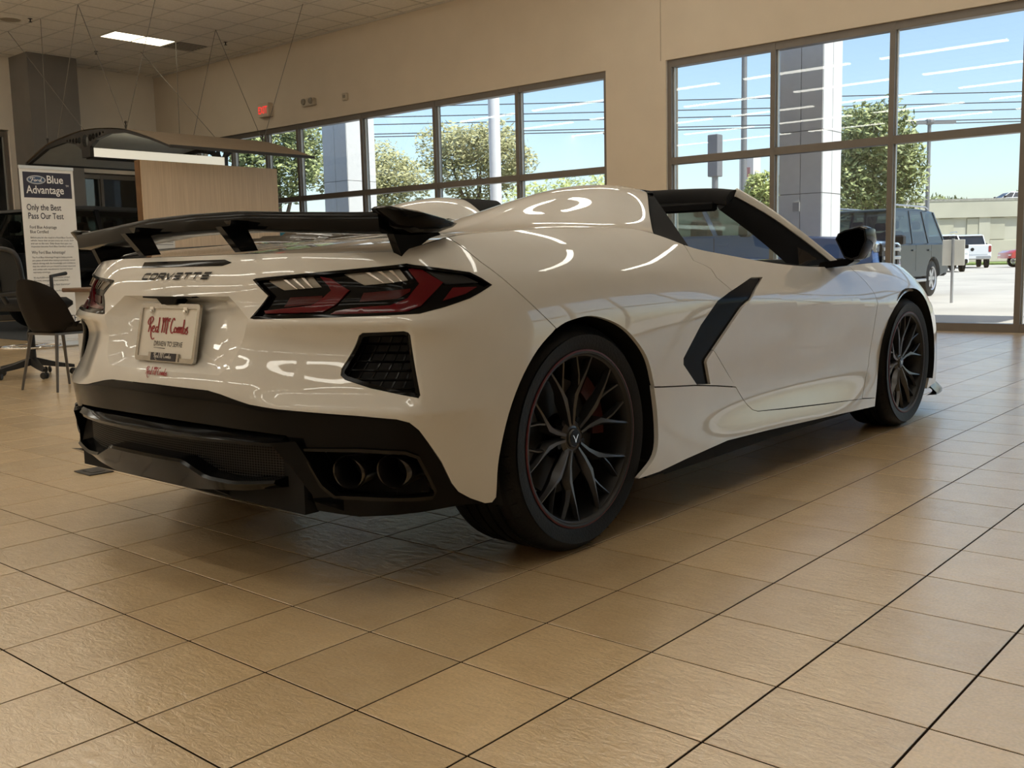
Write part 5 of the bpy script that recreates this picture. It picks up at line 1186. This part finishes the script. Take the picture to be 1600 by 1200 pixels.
# --- blue pickup just outside the window (nose towards -y)
def blue_extra(v):
    pick_extra(v)
    for s_ in (-1, 1): MB().cbox((-.95, s_*1.0-.09, .36), (.95, s_*1.0+.09, .42), .015).build('running_board', m_black, v)
vehicle('pickup_truck', 'blue pickup truck parked just outside the window beyond the car windscreen', 'truck', (12.57, 5.78, GZ), R(-80), m_vblue, PICK, 2.03, [(-1.95, .47), (1.80, .47)], (-1.12, 1.15, 1.28), (-.98, .55, 1.90), .93, .78, PPIL, m_tint, m_alloy, blue_extra)
# --- dark SUV behind it
SUV = [(-2.55, .50), (-2.58, .80), (-2.55, 1.12), (-2.50, 1.16), (.95, 1.14), (1.2, 1.13), (2.2, 1.06), (2.48, .98), (2.56, .75), (2.55, .42)]
def suv_extra(v):
    for s_ in (-1, 1):
        MB().cbox((2.36, s_*.74-.20, .80), (2.54, s_*.74+.20, .93), .02).build('headlamp', m_hl, v); MB().cbox((-2.60, s_*.80-.10, .85), (-2.50, s_*.80+.10, 1.12), .02).build('tail_lamp', m_tl, v)
        MB().tube([(-1.9, s_*.72, 1.90), (-1.7, s_*.72, 1.95), (.2, s_*.72, 1.95), (.5, s_*.72, 1.90)], .02, 6).build('roof_rail', m_alloy, v)
        MB().cbox((-1.0, s_*.97-.06, .34), (1.0, s_*.97+.06, .40), .012).build('running_board', m_alloy, v)
    gr_ = MB().cbox((2.44, -.62, .72), (2.575, .62, .98), .03).build('grille', m_black, v)
    for y in np.linspace(-.5, .5, 7): MB().box((2.57, y-.012, .74), (2.59, y+.012, .96)).build('grille_bar', m_alloy, gr_)
    MB().cbox((2.44, -.92, .40), (2.64, .92, .62), .04).build('front_bumper', m_black, v, smooth=40); MB().cbox((-2.66, -.92, .42), (-2.52, .92, .66), .04).build('rear_bumper', m_black, v, smooth=40)
vehicle('suv', 'dark slate SUV with roof rails parked outside behind the blue pickup', 'suv', (18.9, 5.65, GZ), R(180), m_vdark, SUV, 1.98, [(-1.55, .44), (1.55, .44)], (-2.45, 1.05, 1.15), (-2.15, .45, 1.84), .92, .76, [(0, .02), (.30, .30), (.58, .60), (1., .98)], m_tint, m_alloy, suv_extra)
# --- white pickup seen from behind, white SUV ahead of it, red car
def plate_extra(v):
    pick_extra(v); MB().box((-3.035, -.20, .56), (-3.02, .20, .70)).build('license_plate', m_paper, v); MB().lathe([(.0001, -2.975), (.10, -2.972), (.10, -2.96)], 16, 'x', (0, 0, 1.08)).build('tailgate_emblem', m_black, v)
vehicle('pickup_truck', 'white pickup truck parked tail-on before the concrete overpass', 'truck', (62.2, 16.2, GZ), R(22), m_vwhite, PICK, 2.03, [(-1.95, .47), (1.80, .47)], (-1.12, 1.15, 1.30), (-.98, .55, 1.92), .93, .78, PPIL, m_tint_d, m_dkrim, plate_extra)
vehicle('suv', 'white SUV parked nose-out between the dark SUV and the white pickup', 'suv', (49.9, 13.9, GZ), R(205), m_vwhite, SUV, 1.95, [(-1.55, .44), (1.55, .44)], (-2.45, 1.05, 1.15), (-2.15, .45, 1.78), .92, .76, [(0, .02), (.30, .30), (.58, .60), (1., .98)], m_tint_d, m_dkrim, suv_extra)
SEDAN = [(-2.30, .42), (-2.34, .75), (-2.25, .98), (-1.75, 1.02), (.75, .98), (1.05, .97), (2.0, .86), (2.28, .72), (2.32, .40)]
def car_extra(v):
    for s_ in (-1, 1): MB().cbox((2.05, s_*.70-.16, .62), (2.30, s_*.70+.16, .76), .03).build('headlamp', m_hl, v); MB().cbox((-2.36, s_*.70-.16, .72), (-2.26, s_*.70+.16, .86), .02).build('tail_lamp', m_tl, v)
vehicle('crossover_car', 'red crossover car parked on the lot beside the grass strip', 'car', (62.6, 12.0, GZ), R(128), m_vred, [(x, z+.12) for x, z in SEDAN], 1.88, [(-1.40, .40), (1.40, .40)], (-1.95, .95, 1.10), (-1.55, .20, 1.60), .86, .68, [(0, .02), (.35, .36), (.65, .66), (1., .98)], m_tint_d, m_alloy, car_extra, wr_=.36)
vehicle('sedan', 'white car driving along the top of the concrete overpass', 'car', (100.9, 24.0, 4.86), R(130), m_vwhite, SEDAN, 1.84, [(-1.40, .38), (1.40, .38)], (-1.75, .90, .99), (-1.25, .15, 1.45), .84, .64, [(0, .02), (.35, .36), (.65, .66), (1., .98)], m_tint_d, m_dkrim, car_extra, wr_=.34)
# --- boxy black SUV on display inside, behind the wood partition
JEEP = [(-2.2, .55), (-2.22, .75), (-2.20, 1.12), (-2.17, 1.16), (.75, 1.15), (1.0, 1.14), (2.05, 1.10), (2.12, 1.02), (2.14, .60)]
def jeep_extra(v):
    for s_ in (-1, 1):
        MB().cbox((-2.27, s_*.72-.08, .80), (-2.18, s_*.72+.08, 1.06), .02).build('tail_lamp', m_tl, v)
        MB().cbox((-1.95, s_*.93-.12, .86), (-.85, s_*.93+.10, .92), .02).build('fender_flare', m_black, v); MB().cbox((.95, s_*.93-.12, .88), (2.0, s_*.93+.10, .94), .02).build('fender_flare', m_black, v)
    sw = MB().lathe([(.20, -2.24), (.36, -2.25), (.38, -2.33), (.36, -2.42), (.20, -2.43), (.12, -2.36)], 28, 'x', (0, 0, 1.02)).build('spare_wheel', m_rubber, v, smooth=40)
    MB().cbox((-2.36, -.75, .46), (-2.18, .75, .62), .03).build('rear_bumper', m_black, v)
vehicle('display_suv', 'boxy black SUV on display behind the oak partition', 'suv', (6.35, 13.05, .007), R(8), mat('black_suv_paint', (.012, .013, .015), .25, spec=.35), JEEP, 1.88, [(-1.35, .46), (1.35, .46)], (-2.15, .85, 1.16), (-2.0, .42, 1.80), .86, .74, [(0, .01), (.34, .34), (.66, .66), (1., .97)], m_tint, m_dkrim, jeep_extra, roof_m=mat('grey_hardtop', (.05, .052, .055), .6))
# ================================================================ OUTSIDE
m_asph = mat('sunlit_concrete_lot', (.44, .41, .365), .9, noise=.14, nscale=.5, bump=.1, bscale=30)
m_walk = mat('concrete_walk', (.50, .49, .47), .85, noise=.06, nscale=2, bump=.1, bscale=60)
g = MB().box((9.35, -160, -.5), (260, 260, GZ)).build('ground', m_asph); struct(g, 'sunlit concrete parking lot outside the windows', 'ground')
o = MB().box((9.5, -14, GZ), (10.9, 24, -.01)).build('sidewalk', m_walk); struct(o, 'concrete walk along the outside of the showroom windows', 'sidewalk')
gm_ = mat('grass_strip', (.20, .26, .07), .95, noise=.4, nscale=6)
o = MB().cbox((74, -40, GZ-.02), (83, 90, .06), .02).build('grass_verge', gm_); struct(o, 'bright grass verge below the overpass', 'ground')
# exterior canopy: soffit, fascia and panelled pillars
m_sof = mat('soffit_panel', (.62, .60, .57), .6); m_pil = mat('grey_clad_panel', (.60, .60, .595), .5, noise=.03); m_join = mat('panel_joint_dark', (.12, .12, .12), .8)
cnp = MB().box((9.55, -1.6, 4.25), (13.5, 16.6, 5.2)).build('canopy_roof', m_sof); struct(cnp, 'flat exterior canopy over the walk and parking bay', 'canopy')
MB().box((13.48, -1.62, 4.23), (13.56, 16.62, 5.3)).build('fascia', m_pil, cnp)
for k in range(0, 5): MB().lathe([(.0001, 4.248), (.10, 4.246), (.12, 4.25)], 14, 'z', (11.6, 1.5+3.4*k, 0)).build('downlight', mat('downlight_lens', (.7, .6, .5), .4), cnp)
def pillar(name, label, x0, y0, s, h=6.4):
    p = thing(name, label, 'pillar', (x0, y0, GZ)); G_ = .012
    MB().box((.02, .02, 0), (s-.02, s-.02, h-GZ)).build('core', m_join, p)
    zs = [0, .95, 2.02, 3.09, 4.75, h-GZ]
    for i in range(5):
        for fx in range(2):
            a, b = (G_ if fx == 0 else s/2+G_/2), (s/2-G_/2 if fx == 0 else s-G_)
            for (u0, u1) in (((a, 0), (b, .02)), ((a, s-.02), (b, s))): MB().box((u0[0], u0[1], zs[i]+G_/2), (u1[0], u1[1], zs[i+1]-G_/2)).build('panel', m_pil, p)
            for (u0, u1) in (((0, a), (.02, b)), ((s-.02, a), (s, b))): MB().box((u0[0], u0[1], zs[i]+G_/2), (u1[0], u1[1], zs[i+1]-G_/2)).build('panel', m_pil, p)
    return p
p1 = pillar('canopy_pillar', 'square grey panelled canopy pillar standing behind the blue pickup', 14.45, 4.62, .80)
MB().box((-.03, .40, 1.72), (0, .52, 1.88)).build('electrical_box', mat('grey_box', (.35, .35, .35), .5), p1)
pillar('canopy_pillar', 'square grey panelled canopy pillar beside the tree left of the long windows', 14.45, 17.05, .95)
# signs and posts
sg_ = thing('sign_post', 'back of a small white sign on a steel post outside the glass', 'sign', (17.4, 3.33, GZ))
MB().tube([(0, 0, 0), (0, 0, 1.20)], .028, 8).build('post', m_alloy, sg_); MB().cbox((.03, -.20, .70), (.045, .20, 1.18), .005).build('sign_plate', mat('cream_sign_back', (.72, .68, .58), .6), sg_)
wpst = thing('white_pole', 'thick white pole standing in front of the olive trees', 'pole', (18.3, 15.5, GZ)); MB().lathe([(.16, 0), (.155, 6.5), (.0001, 6.5)], 16, 'z').build('shaft', mat('white_pole_paint', (.70, .69, .69), .5), wpst, smooth=40); MB().cbox((-.25, -.25, 0), (.25, .25, .12), .02).build('footing', m_walk, wpst)
m_pole = mat('grey_pole_metal', (.22, .22, .22), .5, metal=.5)
def lamp_pole(label, x, y, h, arms=2, r=.11, al=1.3):
    p = thing('light_pole', label, 'light pole', (x, y, GZ)); MB().lathe([(r, 0), (r*.8, h), (.0001, h)], 10, 'z').build('shaft', m_pole, p, smooth=40)
    d = np.array([.65, -.76]); 
    for k in range(arms):
        s_ = 1 if k == 0 else -1; MB().loft([[(d[0]*s_*q-d[1]*w_, d[1]*s_*q+d[0]*w_, h+zz) for w_, zz in ((-.12, 0), (.12, 0), (.12, .12), (-.12, .12))] for q in (.05, al)], True, True).build('lamp_arm', m_pole, p)
    MB().ball((0, 0, h+.1), (.22, .22, .16), 10, 6).build('cap', m_pole, p)
    return p
for lb, X, Y, H, arms, rr, al in (('twin-arm light pole beyond the leafy tree outside the glass', 45., 12.93, 6.7, 2, .10, 1.15), ('tall plain grey pole far across the lot', 63.3, 31.7, 14.9, 0, .24, 1), ('slim twin-arm light pole far beyond the lot', 118., 69.5, 9.4, 2, .12, 1.6), ('single-arm light pole beside the flag by the pier', 64.4, 44.4, 10.9, 1, .13, 2.6)):
    lamp_pole(lb, X, Y, H, arms, rr, al)
sp2 = thing('sign_tower', 'dark slab sign on a stout post far across the lot', 'sign', (66.0, 35.5, GZ)); MB().lathe([(.34, 0), (.34, 4.6), (.24, 4.7), (.24, 7.0)], 12, 'z').build('post', m_pole, sp2); MB().cbox((-.40, -.40, 7.0), (.40, .40, 10.1), .04).build('sign_block', mat('sign_block_grey', (.16, .16, .17), .6), sp2)
sp3 = thing('sign_tower', 'tall white pylon sign with red lettering behind the plain pole', 'sign', (64.6, 31.9, GZ)); MB().cbox((-.55, -.55, 0), (.55, .55, 8.5), .05).build('pylon', mat('pylon_white', (.62, .60, .60), .6), sp3)
for k in range(5): MB().box((-.57, -.30, 2.2+1.1*k), (-.55, .30, 2.9+1.1*k)).build('red_panel', mat('pylon_red', (.42, .20, .20), .6), sp3)
fl = thing('flag_pole', 'flag with red and white stripes hanging on a pole by the pier', 'flag', (66.3, 45.3, GZ)); MB().lathe([(.07, 0), (.05, 10.6), (.0001, 10.6)], 8, 'z').build('pole', m_pole, fl)
d_ = np.array([.75, -.66])
for k in range(5):
    V = []
    for i in range(8):
        for z in (10.3-.0-.30*k, 10.3-.30*(k+1)): V.append((d_[0]*(.05+.09*i), d_[1]*(.05+.09*i)+.05*math.sin(i*1.4+z), z-.24*i))
    MB().add(V, [(2*i, 2*i+1, 2*i+3, 2*i+2) for i in range(7)]).build('stripe', mat('flag_red', (.42, .03, .04), .8) if k % 2 == 0 else mat('flag_white', (.7, .7, .7), .8), fl)
# concrete overpass
m_ovp = mat('overpass_concrete', (.47, .45, .36), .9, noise=.10, nscale=.3); m_ovd = mat('overpass_panel', (.44, .42, .325), .9, noise=.10, nscale=.4); m_stain = mat('concrete_stain', (.30, .29, .25), .95, noise=.3)
ov = thing('overpass', 'pale concrete overpass retaining wall of large panels beyond the lot', 'overpass', (93.7, 24.6, GZ), R(40.8))
MB().box((0, -45, 0), (12, 60, 4.94)).build('wall_core', m_ovp, ov)
for i in range(-9, 12):
    for j in range(2): MB().cbox((-.10, i*4.6+.06+(j*2.1), j*1.98+.04), (0, i*4.6+3.45+(j*2.1), j*1.98+1.95), .03).build('wall_panel', m_ovd, ov)
    MB().box((-.16, i*4.6+3.50, 0), (0, i*4.6+4.50, 4.0)).build('pilaster', m_ovp, ov)
MB().box((-.35, -45, 4.0), (0, 60, 4.3)).build('ledge', m_ovp, ov); MB().box((-.25, -45, 4.3), (.15, 60, 5.55)).build('parapet', m_ovp, ov); MB().box((-.29, -45, 5.45), (.19, 60, 5.66)).build('coping', m_stain, ov)
# power lines
wl = mat('cable_black', (.06, .06, .06), .8)
for k, z in enumerate((10.3, 9.72, 9.30, 8.76, 8.60)):
    c = MB().tube([(43.1-.653*q, 36.5+.757*q, z-.25+.25*(q/70)**2) for q in np.linspace(-70, 70, 30)], .030, 5).build('power_line', wl); tag(c, ['topmost power line strung above the lot', 'second power line down from the top above the lot', 'middle one of the five power lines above the lot', 'second lowest power line above the lot', 'lowest power line above the lot'][k], 'cable', 'power lines above the lot')
# trees
def leaf_mat(name, a, b): 
    m = bpy.data.materials.new(name); m.use_nodes = True; n = m.node_tree; L = n.links.new; bs = n.nodes['Principled BSDF']
    gi = n.nodes.new('ShaderNodeNewGeometry'); r = n.nodes.new('ShaderNodeValToRGB'); r.color_ramp.elements[0].color = (*a, 1); r.color_ramp.elements[1].color = (*b, 1); L(gi.outputs['Random Per Island'], r.inputs[0]); L(r.outputs[0], bs.inputs['Base Color']); bs.inputs['Roughness'].default_value = .6
    bs.inputs['Transmission Weight'].default_value = 0; return m
m_leafA = leaf_mat('olive_leaves', (.20, .20, .075), (.52, .50, .25)); m_leafB = leaf_mat('green_leaves', (.10, .13, .045), (.42, .46, .19)); m_leafC = leaf_mat('bright_leaves', (.26, .31, .08), (.55, .58, .22)); m_bark = mat('bark', (.10, .075, .055), .9, noise=.3, bump=.5, bscale=20)
def tree(name, label, loc, crown, n, leaf, m_, trunk_h, seed, group=None, spray=.25):
    rg = random.Random(seed); t = thing(name, label, 'tree', loc, 0, group); V = []; F = []
    blobs = crown
    wts = [b[3]*b[4]*b[5] for b in blobs]; tot = sum(wts)
    for b, w_ in zip(blobs, wts):
        cx, cy, cz, rx, ry, rz_ = b
        for k in range(int(n*w_/tot)):
            u = Vector((rg.gauss(0, 1), rg.gauss(0, 1), rg.gauss(0, 1))).normalized(); rr = rg.uniform(.55, 1)**.6*(1+spray*max(0, rg.gauss(0, .35)))
            c = Vector((cx+u.x*rx*rr, cy+u.y*ry*rr, cz+u.z*rz_*rr)); a = Vector((rg.gauss(0, 1), rg.gauss(0, 1), rg.gauss(0, 1))).normalized(); bb = a.orthogonal().normalized(); s_ = leaf*rg.uniform(.6, 1.4); o_ = len(V)
            V += [tuple(c-a*s_), tuple(c+bb*s_*.45), tuple(c+a*s_), tuple(c-bb*s_*.45)]; F.append((o_, o_+1, o_+2, o_+3))
    cr = mesh('crown', V, F, m_, t, fix=False); tag(cr, kind='stuff')
    tr = MB(); c0 = blobs[0]
    tr.tube([(0, 0, 0), (c0[0]*.15, c0[1]*.15, trunk_h*.6), (c0[0]*.4, c0[1]*.4, trunk_h)], [leaf*1.5+.05, leaf*1.2+.04, leaf+.02], 8); tr.build('trunk', m_bark, t, smooth=60)
    for b in blobs[:6]:
        MB().tube([(c0[0]*.3, c0[1]*.3, trunk_h*.8), ((c0[0]*.3+b[0])/2, (c0[1]*.3+b[1])/2, (trunk_h*.8+b[2])/2+.1), (b[0], b[1], b[2]+b[5]*.3)], [leaf*.8+.02, leaf*.5, leaf*.2], 6).build('branch', m_bark, t, smooth=60)
    return t
def blob_crown(rg, R0, H0, zc, k): return [(0, 0, zc, R0*.75, R0*.75, H0*.7)]+[(R0*.6*math.cos(a), R0*.6*math.sin(a), zc+rg.uniform(-.35, .45)*H0, R0*rg.uniform(.35, .55), R0*rg.uniform(.35, .55), H0*rg.uniform(.3, .5)) for a in [2*math.pi*q/k+rg.uniform(-.3, .3) for q in range(k)]]
rg = random.Random(3)
tree('leafy_tree', 'leafy green tree standing outside between the grey pillar and the light pole', (36.05, 12.0, GZ), blob_crown(rg, 1.95, 2.8, 4.4, 9), 12000, .11, m_leafB, 2.4, 11)
tree('leafy_tree', 'olive green spreading tree outside beside the white pole', (29.3, 26.2, GZ), blob_crown(rg, 2.45, 2.4, 5.0, 9), 11000, .10, m_leafA, 2.4, 12)
tree('leafy_tree', 'olive green low tree outside right beside the panelled pillar', (28.7, 32.3, GZ), blob_crown(rg, 2.8, 2.4, 4.9, 9), 11000, .10, m_leafA, 2.4, 13)
tree('leafy_tree', 'tall dense tree outside above the wood partition', (21.6, 29.6, GZ), blob_crown(rg, 2.1, 2.6, 5.2, 7), 9000, .11, m_leafB, 2.4, 14)
tree('leafy_tree', 'dense tree outside behind the edge of the hanging canopy', (17.6, 31.4, GZ), blob_crown(rg, 1.9, 2.6, 5.2, 7), 7000, .11, m_leafB, 2.4, 15)
tree('low_shrub', 'long low bright shrub outside beneath the sky by the pier', (38.1, 28.2, GZ), [(0, 0, 3.2, 1.9, 1.9, 2.0), (-1.3, 1.5, 3.0, 1.7, 1.7, 1.9), (1.3, -1.5, 3.3, 1.7, 1.7, 2.0), (2.5, -2.9, 3.5, 1.6, 1.6, 2.0)], 8000, .12, m_leafC, 1.0, 16)
tree('leafy_tree', 'small yellow-green tree outside by the plain grey pole', (35.1, 16.0, GZ), blob_crown(rg, .8, 1.2, 3.5, 5), 1800, .11, m_leafC, 2.4, 17)
for k, (x, y, r_, z) in enumerate(((124.3, 36.8, 4.0, 5.6), (127.5, 27.2, 3.4, 6.6), (140, 46, 4.2, 6.2), (121, 21.4, 3.8, 8.0), (141, 55, 4.0, 6.6))):
    tree('distant_tree', ['rounded distant tree behind the overpass parapet', 'low distant tree on the skyline behind the overpass', 'far tree on the skyline next to the twin-arm pole', 'tallest distant tree rising behind the white car on the overpass', 'farthest tree on the skyline at the end of the overpass'][k], (x, y, GZ), blob_crown(rg, r_, 2.6, z, 6), 1800, .34, m_leafB, 4., 20+k, 'trees behind the overpass')
